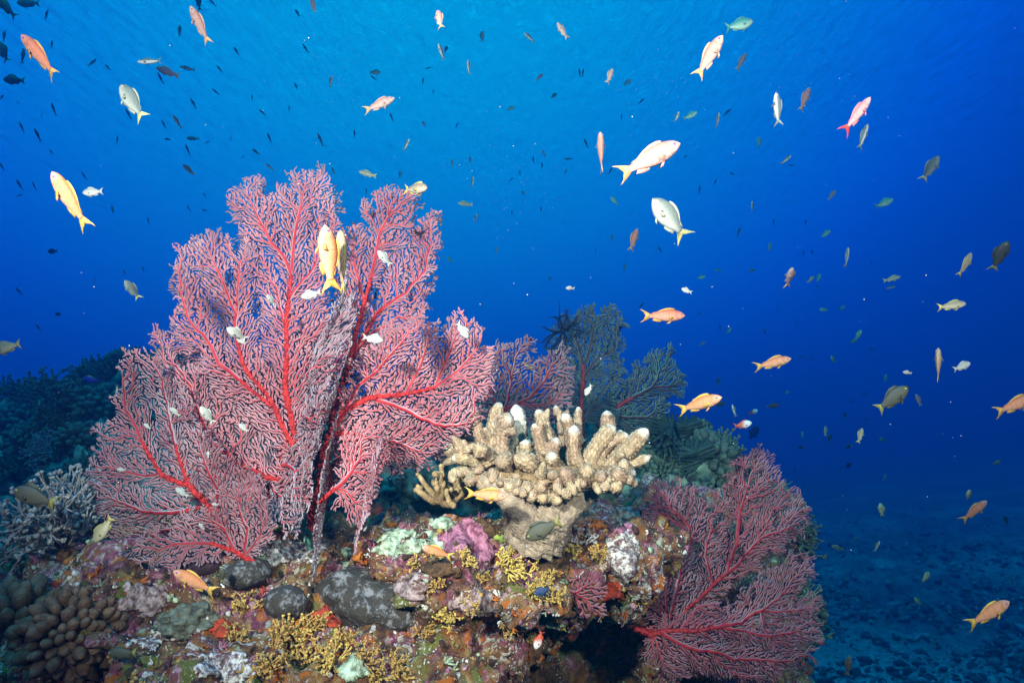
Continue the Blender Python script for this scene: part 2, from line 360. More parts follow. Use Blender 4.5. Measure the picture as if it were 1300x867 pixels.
# ------------------------------------------------------------------ sea fans (grown branch by branch inside each blade's outline)
def in_poly(P, poly):
    poly = np.asarray(poly, float); x, y = P[:, 0], P[:, 1]; ins = np.zeros(len(P), bool)
    j = len(poly) - 1
    for i in range(len(poly)):
        xi, yi = poly[i]; xj, yj = poly[j]
        c = ((yi > y) != (yj > y)) & (x < (xj - xi) * (y - yi) / (yj - yi + 1e-9) + xi)
        ins ^= c; j = i
    return ins
def grow(trunks, poly, gap=3.0, step=1.6, seed=0, holes=0.25, hole_scale=26, bias=0.16, kill=None, ang0=42):
    if kill: gap = kill * 1.07
    g = random.Random(seed * 13 + 5)
    pl = np.asarray(poly, float); lo = pl.min(0) - 4; hi = pl.max(0) + 4
    gx, gy = np.meshgrid(np.arange(lo[0], hi[0], 2.0), np.arange(lo[1], hi[1], 2.0))
    Q = np.stack([gx.ravel(), gy.ravel()], 1)
    W2 = np.array([(noise.noise(Vector((p[0] / 9, p[1] / 9, seed + .5))), noise.noise(Vector((p[0] / 9, p[1] / 9, seed + 40.5)))) for p in Q])
    ok = in_poly(Q + W2 * 15 + np.random.default_rng(seed).normal(0, 1.5, Q.shape), poly)
    if holes > 0:
        ok &= np.array([noise.noise(Vector((p[0] / hole_scale, p[1] / hole_scale * .6, seed * 7.3))) < 0.62 - holes for p in Q])
    ok = ok.reshape(gx.shape); nh, nw = ok.shape; x0, y0 = lo
    X, Y, D, par, br, bi = [], [], [], [], [], []; bpar = []          # nodes; branches: (parent branch, index there)
    grid = {}
    def addn(x, y, d, p, b, i):
        X.append(x); Y.append(y); D.append(d); par.append(p); br.append(b); bi.append(i)
        grid.setdefault((int(x // gap), int(y // gap)), []).append(len(X) - 1); return len(X) - 1
    def free(x, y, px_, py_, b, i, lim):
        cx, cy = int((x - x0) / 2), int((y - y0) / 2)
        if cx < 0 or cy < 0 or cx >= nw or cy >= nh or not ok[cy, cx]: return -1
        best = 99.0; kx, ky = int(x // gap), int(y // gap); pb, pi = bpar[b]
        for ax in (kx - 1, kx, kx + 1):
            for ay in (ky - 1, ky, ky + 1):
                for k in grid.get((ax, ay), ()):
                    bk = br[k]
                    if bk == b:
                        if i - bi[k] < 8: continue
                    elif i < 6 and bk == pb and abs(bi[k] - pi) <= 7: continue
                    else:
                        pk = bpar[bk]
                        if bi[k] < 6 and pk[0] == b and abs(pk[1] - i) <= 7: continue
                        if bi[k] < 6 and i < 6 and pk[0] == pb and abs(pk[1] - pi) <= 1: continue
                    d = (x - X[k]) ** 2 + (y - Y[k]) ** 2
                    if d < best: best = d
        return best if best >= lim * lim else -1
    bx, by = trunks[0][0]
    for k, tr in enumerate(trunks):
        tr = [(float(p[0]), float(p[1])) for p in tr]
        if k == 0: bpar.append((-1, 0)); cur = addn(*tr[0], 0.0, -1, 0, 0)
        else:
            cur = min(range(len(X)), key=lambda q: (X[q] - tr[0][0]) ** 2 + (Y[q] - tr[0][1]) ** 2); bpar.append((br[cur], bi[cur]))
        b = len(bpar) - 1; i = 1
        for p in tr[(1 if k == 0 else 0):]:
            ax, ay = X[cur], Y[cur]; vx, vy = p[0] - ax, p[1] - ay; l = math.hypot(vx, vy); n = max(1, int(l / step)); amp = g.gauss(0, 1.3); a = math.atan2(vy, vx)
            for s in range(1, n + 1):
                w = amp * math.sin(math.pi * s / n)
                cur = addn(ax + vx * s / n - vy / (l + 1e-6) * w, ay + vy * s / n + vx / (l + 1e-6) * w, a, cur, b, i); i += 1
    tips = []
    def bud(k, side, angle, lim):
        a = D[k] + side * angle
        x, y = X[k] + math.cos(a) * gap * 1.15, Y[k] + math.sin(a) * gap * 1.15
        bpar.append((br[k], bi[k])); b = len(bpar) - 1
        if free(x, y, X[k], Y[k], b, 1, lim) < 0: bpar.pop(); return
        cur = k
        x1, y1 = X[k] + math.cos(a) * step, Y[k] + math.sin(a) * step
        cur = addn(x1, y1, a, k, b, 1); tips.append([cur, b, 2, g.randint(6, 13), g.uniform(0, 6.28)])
    def run():
        nonlocal tips
        while tips:
            nt_ = []
            for t in tips:
                k, b, i, fork, ph = t; x, y, a = X[k], Y[k], D[k]
                ox, oy = x - bx, y - by; l = math.hypot(ox, oy) + 1e-6
                ta = math.atan2(oy / l - 0.12, ox / l)
                da = (ta - a + math.pi) % (2 * math.pi) - math.pi
                a0 = a + bias * da * .55 + 0.11 * math.sin(i * .55 + ph) + g.gauss(0, .07)
                done = True
                for off in (0, .28, -.28, .6, -.6):
                    aa = a0 + off; q = (x + math.cos(aa) * step, y + math.sin(aa) * step)
                    if free(q[0], q[1], x, y, b, i, gap * .86) >= 0:
                        c = addn(q[0], q[1], aa, k, b, i); t[0] = c; t[2] = i + 1; done = False
                        break
                if done: continue
                nt_.append(t)
                t[3] -= 1
                if t[3] <= 0:
                    t[3] = g.randint(5, 14)
                    s = g.choice((-1, 1)); n0 = len(tips); bud(t[0], s, g.uniform(.5, .8), gap * .8)
                    if len(tips) > n0: nt_.append(tips.pop())
            tips = nt_
    ids = list(range(len(X)))
    for k in ids[6::3]:
        bud(k, 1 if (k // 3) % 2 else -1, R(ang0) * g.uniform(.75, 1.25), gap * .8)
    # main stems run out into twigs at their ends
    run()
    for p_ in range(4):
        ids = list(range(4, len(X))); g.shuffle(ids)
        for k in ids:
            if len(X) > 22000: break
            bud(k, g.choice((-1, 1)), g.uniform(.5, .9), gap * .84)
        run()
    return np.stack([X, Y], 1), np.array(par)

def blade(name, root, trunks, poly, fmap, mats, pxs, seed=0, core0=0.18, expo=0.405, fringe=0.64, stem_at=2.3, cap=6.5, stems=None, **kw):
    """fmap(u,v) -> world point of the blade's sheet; pxs = metres per outline unit"""
    nodes, par = grow(trunks, poly, seed=seed, **kw)
    n = len(nodes); g = np.random.default_rng(seed + 50)
    tips = np.zeros(n); kids = [[] for _ in range(n)]
    for i in range(n - 1, 0, -1):
        if not kids[i]: tips[i] = 1
        tips[par[i]] += tips[i]; kids[par[i]].append(i)
    if tips[0] == 0: tips[0] = 1
    rc = np.minimum(core0 * np.maximum(tips, 1) ** expo, cap)
    P3 = np.array([fmap(*p) for p in nodes]); E = 1.5
    Pu = np.array([fmap(p[0] + E, p[1]) for p in nodes]); Pv = np.array([fmap(p[0], p[1] + E) for p in nodes])
    N = np.cross(Pu - P3, Pv - P3); N /= np.linalg.norm(N, axis=1)[:, None] + 1e-12
    # irregular crossing depth, so that twigs do not all lie in one sheet
    P3 = P3 + N * (np.array([noise.noise(Vector((p[0] / 9, p[1] / 9, seed))) for p in nodes]) * 2.6 * pxs)[:, None]
    V, F, M = [], [], []; SV, SF = [], []
    base = 0; sbase = 0
    starts = [(0, None)]
    while starts:
        i, fr = starts.pop()
        chain = [i] if fr is None else [fr, i]
        while kids[i]:
            ks = sorted(kids[i], key=lambda k: -tips[k])
            for k in ks[1:]: starts.append((k, i))
            i = ks[0]; chain.append(i)
        if len(chain) < 2: continue
        ch = np.array(chain)
        p = P3[ch]; m = len(ch)
        r = rc[ch].copy()
        if fr is not None: r[0] = r[1]
        t = np.gradient(p, axis=0); t /= np.linalg.norm(t, axis=1)[:, None] + 1e-12
        nn_ = N[ch]; s = np.cross(t, nn_); s /= np.linalg.norm(s, axis=1)[:, None] + 1e-12; nn_ = np.cross(s, t)
        big = r > stem_at
        # thick part of the chain becomes stem
        nb = int(big.sum()) if big[0] else 0
        if nb >= 2:
            k = min(nb + 1, m); q = p[:k]; rr = (r[:k] * (1 + .16 * g.normal(size=k)) )* pxs
            K = 10
            th = np.arange(K) / K * 2 * math.pi
            ring = q[:, None] + (s[:k, None] * np.cos(th)[None, :, None] + nn_[:k, None] * np.sin(th)[None, :, None]) * (rr[:, None] * (1 + .09 * g.normal(size=(k, K))))[..., None]
            SV.append(ring.reshape(-1, 3))
            for a in range(k - 1):
                for b in range(K):
                    SF.append((sbase + a * K + b, sbase + a * K + (b + 1) % K, sbase + (a + 1) * K + (b + 1) % K, sbase + (a + 1) * K + b))
            sbase += k * K
            cut = max(0, nb - 1)
            p, r, s, nn_, m = p[cut:], r[cut:], s[cut:], nn_[cut:], m - cut
            if m < 2: continue
        fr_ = fringe * g.uniform(.65, 1.3, m); fr2 = fringe * g.uniform(.65, 1.3, m)
        tip = np.ones(m); tip[-1] = .55
        h = np.maximum(r, .75) * pxs * tip
        sv = s * pxs; ri = r * .85 * tip
        ring = np.stack([p + sv * ((r * tip + fr_))[:, None], p + sv * ri[:, None] + nn_ * h[:, None], p - sv * ri[:, None] + nn_ * h[:, None],
                         p - sv * ((r * tip + fr2))[:, None], p - sv * ri[:, None] - nn_ * h[:, None], p + sv * ri[:, None] - nn_ * h[:, None]], 1)
        V.append(ring.reshape(-1, 3))
        a = np.arange(m - 1)[:, None] * 6 + base; b = np.arange(6)[None]
        F.append(np.stack([a + b, a + (b + 1) % 6, a + 6 + (b + 1) % 6, a + 6 + b], 2).reshape(-1, 4))
        M.append(np.tile([1, 0, 1, 1, 0, 1], m - 1))
        base += m * 6
    if V:
        V = np.vstack(V); F = np.vstack(F); M = np.concatenate(M)
        o = mesh_obj('blade', V, F, [mats[0], mats[1]], None, M); root_at([o], root)
    if SV:
        o = mesh_obj('stem', np.vstack(SV), SF, mats[2], None); root_at([o], root)
    return n

def sheet(d0, sx=0.0, sy=0.0, cx=0, cy=0, wav=0.05, seed=0, cup=0.0):
    """a gently waving sheet: depth d0 at (cx,cy), leaning sx, sy metres per 100 units"""
    def f(u, v):
        d = d0 + sx * (u - cx) / 100 + sy * (v - cy) / 100 + wav * noise.noise(Vector((u / 95, v / 95, seed * 3.3))) + cup * ((u - cx) / 100) ** 2
        return at(u, v, d)
    return f
def edge_sheet(xc, d_far, slope=0.0, wav=6, seed=0):
    """a blade that comes towards the camera: u = cm-like units of depth, v = row"""
    xs = np.array(xc, float)
    o = np.argsort(xs[:, 1]); ys, xx = xs[o, 1], xs[o, 0]
    def f(u, v):
        d = d_far - u * 0.0017
        x = float(np.interp(v, ys, xx)) + slope * u + wav * noise.noise(Vector((u / 60, v / 70, seed * 5.1)))
        return at(x, v, d)
    return f

M_POLYP = material('fan_polyps_pink', (0.25, 0.145, 0.18), (0.36, 0.24, 0.28), scale=14, rough=0.9, spec=0.1)
M_CORE = material('fan_core_red', (0.26, 0.009, 0.014), (0.37, 0.022, 0.028), scale=18, rough=0.7, spec=0.2)
M_STEM = material('fan_stem_red', (0.24, 0.010, 0.012), (0.56, 0.034, 0.028), scale=130, detail=6, rough=0.75, bump=1.0, bscale=220, spec=0.2)
M_POLYPG = material('fan_polyps_dim_grey', (0.17, 0.13, 0.16), (0.26, 0.21, 0.245), scale=14, rough=0.9, spec=0.1)  # greyer, darker copy of the pink polyps; weak strobe light put into the colour
M_POLYPW = material('fan_polyps_lilac', (0.18, 0.155, 0.19), (0.27, 0.24, 0.285), scale=14, rough=0.9, spec=0.1)
M_POLYPT = material('fan_polyps_unlit_teal', (0.09, 0.15, 0.15), (0.15, 0.22, 0.2), scale=14, rough=0.9, spec=0.1)  # teal water light beyond the strobes is painted into the polyp colour
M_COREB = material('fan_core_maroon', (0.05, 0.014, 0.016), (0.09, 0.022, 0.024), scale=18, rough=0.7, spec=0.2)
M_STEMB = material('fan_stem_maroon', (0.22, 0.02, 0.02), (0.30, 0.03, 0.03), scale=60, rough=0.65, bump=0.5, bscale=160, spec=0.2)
M_POLYPD = material('fan_polyps_dimmed', (.12, .075, .10), (.18, .125, .155), scale=14, rough=.9, spec=.1)  # dim strobe light is painted in as a darker polyp colour
M_CORED = material('fan_core_crimson', (.17, .007, .013), (.25, .015, .022), scale=18, rough=.7, spec=.2)
M_STEMD = material('fan_stem_crimson', (.10, .006, .01), (.26, .015, .018), scale=130, rough=.65, bump=.5, bscale=160, spec=.2)
DUSK = (M_CORED, M_POLYPD, M_STEMD)
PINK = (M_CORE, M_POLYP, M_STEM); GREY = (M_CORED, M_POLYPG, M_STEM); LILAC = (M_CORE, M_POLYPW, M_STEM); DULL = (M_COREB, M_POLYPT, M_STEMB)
P = lambda d: d / FPX

# the tall fan
t = empty('sea_fan', at(398, 660, 1.56))
tag(t, 'tallest red sea fan with pink branches, reaching highest above the reef', 'sea fan', 'red sea fans on the reef')
blade('a1', t, [
  [(398, 672), (392, 620), (374, 550), (362, 490), (364, 430), (368, 370), (372, 320), (380, 270), (388, 230)],
  [(364, 450), (360, 405), (352, 365), (340, 350)],
  [(380, 575), (350, 520), (325, 485), (306, 455), (298, 420), (302, 370), (306, 330)],
  [(350, 520), (315, 492), (278, 462), (258, 425), (240, 405), (225, 360)],
  [(370, 350), (345, 310), (325, 270), (310, 240)],
  [(368, 380), (400, 340), (415, 290)], [(300, 400), (280, 350), (262, 310)],
  [(392, 620), (340, 606), (300, 588), (268, 560), (252, 520), (243, 490)]],
 [(208, 500), (193, 430), (198, 402), (214, 430), (222, 400), (216, 340), (222, 318), (240, 300), (262, 292), (284, 298), (296, 312), (304, 296), (290, 268), (284, 255), (302, 232), (328, 224), (340, 245), (352, 228), (368, 238), (366, 258), (374, 214), (392, 220), (412, 210), (426, 244), (434, 264), (424, 284), (428, 310), (412, 350), (418, 420), (404, 480), (404, 560), (396, 610), (350, 640), (300, 622), (262, 590), (232, 550)],
 sheet(1.53, 0.02, -0.015, 380, 620, .07, 1), PINK, P(1.53), seed=1, holes=0.08)
blade('a1', t, [
  [(398, 672), (392, 620), (374, 550), (362, 490), (364, 430), (368, 370), (372, 320), (380, 270), (388, 230)],
  [(364, 450), (360, 405), (352, 365), (340, 350)],
  [(380, 575), (350, 520), (325, 485), (306, 455), (298, 420), (302, 370), (306, 330)],
  [(350, 520), (315, 492), (278, 462), (258, 425), (240, 405), (225, 360)],
  [(370, 350), (345, 310), (325, 270), (310, 240)],
  [(368, 380), (400, 340), (415, 290)], [(300, 400), (280, 350), (262, 310)],
  [(392, 620), (340, 606), (300, 588), (268, 560), (252, 520), (243, 490)]],
 [(208, 500), (193, 430), (198, 402), (214, 430), (222, 400), (216, 340), (222, 318), (240, 300), (262, 292), (284, 298), (296, 312), (304, 296), (290, 268), (284, 255), (302, 232), (328, 224), (340, 245), (352, 228), (368, 238), (366, 258), (374, 214), (392, 220), (412, 210), (426, 244), (434, 264), (424, 284), (428, 310), (412, 350), (418, 420), (404, 480), (404, 560), (396, 610), (350, 640), (300, 622), (262, 590), (232, 550)],
 sheet(1.60, 0.02, -0.015, 380, 620, .07, 1), GREY, P(1.53), seed=61, holes=0.08)
blade('a2', t, [
  [(402, 672), (408, 610), (420, 545), (438, 480), (452, 420), (466, 372), (476, 330), (482, 295), (498, 255)],
  [(448, 445), (478, 398), (516, 372), (540, 345), (550, 305)],
  [(440, 470), (475, 420), (505, 402), (538, 410)],
  [(462, 385), (450, 340), (448, 300)], [(480, 300), (470, 275), (463, 262)]],
 [(404, 600), (410, 520), (424, 440), (428, 380), (424, 330), (430, 300), (442, 284), (462, 292), (472, 300), (474, 282), (458, 268), (462, 252), (476, 268), (478, 240), (492, 234), (512, 244), (530, 232), (532, 252), (522, 278), (530, 290), (546, 270), (560, 272), (556, 300), (560, 312), (548, 336), (554, 346), (540, 366), (546, 392), (536, 404), (540, 412), (512, 420), (480, 440), (452, 500), (430, 560)],
 sheet(1.60, -0.01, -0.03, 440, 560, .06, 2), PINK, P(1.6), seed=2, holes=0.1)
blade('a2', t, [
  [(402, 672), (408, 610), (420, 545), (438, 480), (452, 420), (466, 372), (476, 330), (482, 295), (498, 255)],
  [(448, 445), (478, 398), (516, 372), (540, 345), (550, 305)],
  [(440, 470), (475, 420), (505, 402), (538, 410)],
  [(462, 385), (450, 340), (448, 300)], [(480, 300), (470, 275), (463, 262)]],
 [(404, 600), (410, 520), (424, 440), (428, 380), (424, 330), (430, 300), (442, 284), (462, 292), (472, 300), (474, 282), (458, 268), (462, 252), (476, 268), (478, 240), (492, 234), (512, 244), (530, 232), (532, 252), (522, 278), (530, 290), (546, 270), (560, 272), (556, 300), (560, 312), (548, 336), (554, 346), (540, 366), (546, 392), (536, 404), (540, 412), (512, 420), (480, 440), (452, 500), (430, 560)],
 sheet(1.66, -0.01, -0.03, 440, 560, .06, 2), GREY, P(1.6), seed=62, holes=0.1)
blade('a3', t, [
  [(404, 672), (408, 600), (418, 555), (436, 522), (470, 505), (515, 500), (552, 492), (582, 470), (602, 448), (612, 425)],
  [(436, 522), (455, 490), (480, 470), (505, 440), (520, 420)],
  [(470, 505), (520, 522), (565, 540), (600, 535)],
  [(552, 492), (570, 450), (580, 420)], [(515, 500), (535, 460), (548, 420)], [(418, 555), (450, 550), (500, 560), (540, 575)]],
 [(424, 590), (422, 540), (436, 490), (452, 455), (474, 432), (492, 412), (510, 418), (532, 400), (548, 408), (560, 424), (572, 402), (584, 396), (590, 415), (604, 404), (614, 420), (608, 436), (626, 444), (630, 462), (614, 480), (626, 492), (604, 512), (612, 530), (590, 548), (560, 574), (530, 590), (490, 592), (452, 600)],
 sheet(1.47, 0.01, 0.01, 430, 560, .06, 3), PINK, P(1.47), seed=3, holes=0.06)
blade('a3', t, [
  [(404, 672), (408, 600), (418, 555), (436, 522), (470, 505), (515, 500), (552, 492), (582, 470), (602, 448), (612, 425)],
  [(436, 522), (455, 490), (480, 470), (505, 440), (520, 420)],
  [(470, 505), (520, 522), (565, 540), (600, 535)],
  [(552, 492), (570, 450), (580, 420)], [(515, 500), (535, 460), (548, 420)], [(418, 555), (450, 550), (500, 560), (540, 575)]],
 [(424, 590), (422, 540), (436, 490), (452, 455), (474, 432), (492, 412), (510, 418), (532, 400), (548, 408), (560, 424), (572, 402), (584, 396), (590, 415), (604, 404), (614, 420), (608, 436), (626, 444), (630, 462), (614, 480), (626, 492), (604, 512), (612, 530), (590, 548), (560, 574), (530, 590), (490, 592), (452, 600)],
 sheet(1.53, 0.01, 0.01, 430, 560, .06, 3), GREY, P(1.47), seed=63, holes=0.06)
blade('a5', t, [
  [(400, 672), (394, 620), (370, 570), (345, 530), (330, 480)], [(394, 620), (340, 600), (290, 570), (260, 530), (240, 500)], [(370, 570), (320, 540), (290, 500), (270, 460)], [(394, 620), (400, 560), (395, 500), (400, 440)], [(340, 600), (300, 610), (260, 600), (230, 580)]],
 [(215, 600), (205, 540), (215, 480), (235, 440), (262, 430), (290, 440), (320, 440), (350, 450), (380, 420), (410, 420), (412, 520), (408, 610), (380, 650), (320, 650), (270, 640)],
 sheet(1.63, 0.02, 0.0, 380, 620, .07, 9), PINK, P(1.6), seed=9, holes=0.12)
blade('a6', t, [
  [(404, 672), (412, 620), (430, 580), (465, 560), (510, 555), (560, 545), (600, 520)], [(430, 580), (450, 540), (485, 520), (520, 480)], [(465, 560), (500, 575), (540, 580)], [(510, 555), (550, 520), (590, 490)]],
 [(420, 620), (430, 540), (460, 500), (500, 470), (540, 450), (580, 440), (610, 460), (622, 490), (612, 530), (580, 565), (545, 592), (490, 600), (450, 630)],
 sheet(1.56, 0.0, 0.0, 430, 560, .06, 10), GREY, P(1.56), seed=10, holes=0.12)
# blades of the same colony that stand edge-on
blade('e1', t, [
  [(0, 640), (10, 600), (20, 550), (30, 500), (40, 440), (45, 400)], [(10, 600), (40, 590), (70, 600), (100, 640)], [(20, 550), (50, 530), (85, 520)], [(30, 500), (60, 480), (90, 450)], [(10, 610), (50, 630), (90, 668)]],
 [(0, 650), (0, 440), (20, 385), (60, 375), (100, 410), (125, 480), (130, 560), (130, 640), (110, 680), (60, 670), (30, 660)],
 edge_sheet([(432, 375), (412, 440), (396, 500), (382, 560), (368, 610), (352, 680)], 1.58, 0.20, 20, 4), LILAC, P(1.45), seed=4, holes=0.12, kill=3.4, fringe=.55)
blade('e1b', t, [
  [(0, 640), (10, 600), (20, 550), (30, 500), (40, 440), (45, 400)], [(10, 600), (40, 590), (70, 600), (100, 640)], [(20, 550), (50, 530), (85, 520)], [(30, 500), (60, 480), (90, 450)], [(10, 610), (50, 630), (90, 668)]],
 [(0, 650), (0, 440), (20, 385), (60, 375), (100, 410), (125, 480), (130, 560), (130, 640), (110, 680), (60, 670), (30, 660)],
 edge_sheet([(424, 400), (398, 450), (376, 505), (360, 560), (350, 610), (338, 680)], 1.56, 0.28, 20, 44), LILAC, P(1.45), seed=44, holes=0.12, kill=3.4, fringe=.55)
blade('e2', t, [
  [(0, 640), (10, 560), (20, 480), (30, 420), (40, 380)], [(10, 560), (50, 540), (85, 530)], [(20, 480), (60, 460), (90, 430)]],
 [(0, 640), (0, 420), (20, 350), (50, 340), (90, 380), (110, 450), (115, 540), (90, 600), (40, 620)],
 edge_sheet([(446, 345), (432, 420), (416, 480), (404, 540), (396, 600), (392, 640)], 1.62, -0.12, 12, 5), LILAC, P(1.5), seed=5, holes=0.12, kill=3.4, fringe=.55)
blade('e3', t, [
  [(0, 640), (20, 600), (50, 590), (90, 600)], [(20, 600), (30, 640), (50, 690), (70, 725)], [(30, 640), (70, 650), (100, 690)], [(20, 600), (40, 560), (70, 540)]],
 [(0, 650), (10, 560), (40, 530), (80, 545), (105, 600), (115, 680), (95, 735), (60, 730), (30, 680)],
 edge_sheet([(428, 530), (420, 600), (413, 660), (407, 730)], 1.52, -0.08, 9, 6), LILAC, P(1.4), seed=6, holes=0.1, kill=3.3, fringe=.55)
blade('e4', t, [
  [(0, 600), (20, 580), (50, 570), (90, 590)], [(20, 580), (30, 620), (50, 660), (70, 690)], [(30, 620), (70, 630), (100, 650)], [(20, 580), (40, 555), (70, 545)]],
 [(0, 620), (10, 555), (40, 535), (80, 545), (105, 590), (110, 650), (90, 700), (60, 700), (30, 650)],
 edge_sheet([(476, 540), (466, 580), (452, 620), (440, 690)], 1.5, 0.18, 9, 7), PINK, P(1.4), seed=7, holes=0.1, kill=3.3, fringe=.55)
blade('e5', t, [
  [(404, 640), (425, 620), (445, 600), (462, 575)], [(425, 620), (445, 630), (458, 650)], [(445, 600), (470, 600), (486, 590)]],
 [(420, 640), (430, 560), (450, 535), (480, 540), (492, 570), (486, 605), (470, 640), (450, 668), (430, 665)],
 sheet(1.40, 0.03, 0.0, 440, 600, .04, 8), PINK, P(1.4), seed=8, holes=0.05)

# the broad greyish fan low on the left
t = empty('sea_fan', at(318, 700, 1.44))
tag(t, 'wide low greyish pink sea fan spreading left below the tallest fan', 'sea fan', 'red sea fans on the reef')
blade('b1', t, [
  [(322, 712), (306, 690), (284, 668), (262, 640), (240, 616), (205, 602), (165, 600), (135, 592)],
  [(240, 616), (226, 575), (216, 530), (206, 480), (180, 450)],
  [(262, 640), (220, 650), (180, 648), (130, 628)],
  [(292, 678), (250, 664), (210, 672), (170, 688)],
  [(280, 660), (276, 620), (258, 580), (250, 550)], [(205, 602), (180, 560), (160, 520), (155, 470)], [(300, 685), (310, 650), (325, 620)], [(216, 540), (236, 520), (240, 505)]],
 [(108, 596), (126, 560), (118, 545), (146, 520), (142, 498), (158, 486), (152, 450), (164, 436), (182, 452), (196, 446), (204, 480), (226, 480), (240, 505), (252, 540), (282, 575), (324, 596), (344, 640), (336, 690), (300, 706), (256, 700), (206, 712), (160, 700), (136, 684), (124, 650)],
 sheet(1.42, -0.03, 0.005, 320, 700, .07, 11), GREY, P(1.42), seed=11, holes=0.02, kill=2.6)
blade('b2', t, [[(322, 712), (300, 700), (270, 690), (235, 690), (200, 700)], [(300, 700), (285, 670), (260, 655)], [(310, 705), (330, 680), (345, 650)], [(310, 705), (315, 670), (300, 630)]],
 [(150, 705), (180, 680), (220, 660), (260, 640), (290, 610), (330, 610), (350, 650), (346, 690), (310, 712), (260, 708), (200, 722)],
 sheet(1.36, -0.02, 0.0, 320, 700, .05, 12), GREY, P(1.36), seed=12, holes=0.04, kill=2.6)

# the fans behind the finger coral
t = empty('sea_fan', at(636, 545, 2.08))
tag(t, 'dusky pink sea fan just behind the pale finger coral', 'sea fan', 'red sea fans on the reef')
blade('c1', t, [[(636, 550), (640, 520), (648, 488), (654, 455), (668, 432)], [(640, 525), (622, 500), (612, 475)], [(640, 520), (672, 505), (692, 482), (704, 455)], [(660, 512), (690, 515), (715, 500)]],
 [(612, 520), (606, 480), (610, 450), (626, 452), (628, 432), (646, 440), (664, 424), (678, 434), (674, 456), (692, 452), (708, 438), (724, 452), (722, 480), (728, 505), (712, 528), (680, 540), (640, 545)],
 sheet(2.05, 0.02, 0, 640, 540, .08, 15), GREY, P(2.05), seed=15, holes=0.12, kill=3.2, core0=0.2, fringe=0.66)
blade('c1', t, [[(636, 550), (640, 520), (648, 488), (654, 455), (668, 432)], [(640, 525), (622, 500), (612, 475)], [(640, 520), (672, 505), (692, 482), (704, 455)], [(660, 512), (690, 515), (715, 500)]],
 [(612, 520), (606, 480), (610, 450), (626, 452), (628, 432), (646, 440), (664, 424), (678, 434), (674, 456), (692, 452), (708, 438), (724, 452), (722, 480), (728, 505), (712, 528), (680, 540), (640, 545)],
 sheet(2.10, 0.02, 0, 640, 540, .08, 15), GREY, P(2.05), seed=64, holes=0.12, kill=3.2, core0=0.2, fringe=0.66)
t = empty('sea_fan', at(738, 580, 3.05))
tag(t, 'dark teal sea fan with deep red stems behind the finger coral', 'sea fan', 'red sea fans on the reef')
blade('d1', t, [[(738, 585), (738, 540), (738, 500), (740, 465), (734, 440), (725, 410)], [(740, 480), (760, 455), (785, 440)], [(740, 465), (752, 430), (760, 400)], [(738, 520), (722, 500), (712, 470)]],
 [(716, 540), (700, 500), (706, 460), (698, 440), (712, 420), (702, 408), (722, 400), (740, 386), (756, 394), (772, 388), (792, 404), (786, 424), (794, 436), (782, 452), (798, 470), (784, 492), (790, 515), (770, 540)],
 sheet(2.95, 0.02, 0, 740, 560, .1, 16), DULL, P(2.95), seed=16, holes=0.1, kill=2.5, core0=0.2, fringe=0.55, cap=5)
blade('d1', t, [[(738, 585), (738, 540), (738, 500), (740, 465), (734, 440), (725, 410)], [(740, 480), (760, 455), (785, 440)], [(740, 465), (752, 430), (760, 400)], [(738, 520), (722, 500), (712, 470)]],
 [(716, 540), (700, 500), (706, 460), (698, 440), (712, 420), (702, 408), (722, 400), (740, 386), (756, 394), (772, 388), (792, 404), (786, 424), (794, 436), (782, 452), (798, 470), (784, 492), (790, 515), (770, 540)],
 sheet(3.03, 0.02, 0, 740, 560, .1, 16), DULL, P(2.95), seed=67, holes=0.1, kill=2.5, core0=0.2, fringe=0.55, cap=5)
blade('d2', t, [[(744, 585), (758, 565), (775, 525), (800, 506), (828, 492), (838, 465)], [(775, 525), (800, 530), (830, 530)], [(828, 492), (850, 490), (866, 482)], [(765, 545), (750, 530), (748, 505)]],
 [(752, 560), (756, 520), (780, 496), (800, 478), (800, 460), (816, 465), (822, 444), (840, 448), (850, 440), (856, 462), (870, 476), (858, 500), (844, 512), (848, 535), (826, 548), (790, 560)],
 sheet(3.0, 0.0, 0, 740, 560, .1, 17), DULL, P(3.0), seed=17, holes=0.1, kill=2.5, core0=0.2, fringe=0.55, cap=5)

blade('d2', t, [[(744, 585), (758, 565), (775, 525), (800, 506), (828, 492), (838, 465)], [(775, 525), (800, 530), (830, 530)], [(828, 492), (850, 490), (866, 482)], [(765, 545), (750, 530), (748, 505)]],
 [(752, 560), (756, 520), (780, 496), (800, 478), (800, 460), (816, 465), (822, 444), (840, 448), (850, 440), (856, 462), (870, 476), (858, 500), (844, 512), (848, 535), (826, 548), (790, 560)],
 sheet(3.08, 0.0, 0, 740, 560, .1, 17), DULL, P(3.0), seed=68, holes=0.1, kill=2.5, core0=0.2, fringe=0.55, cap=5)

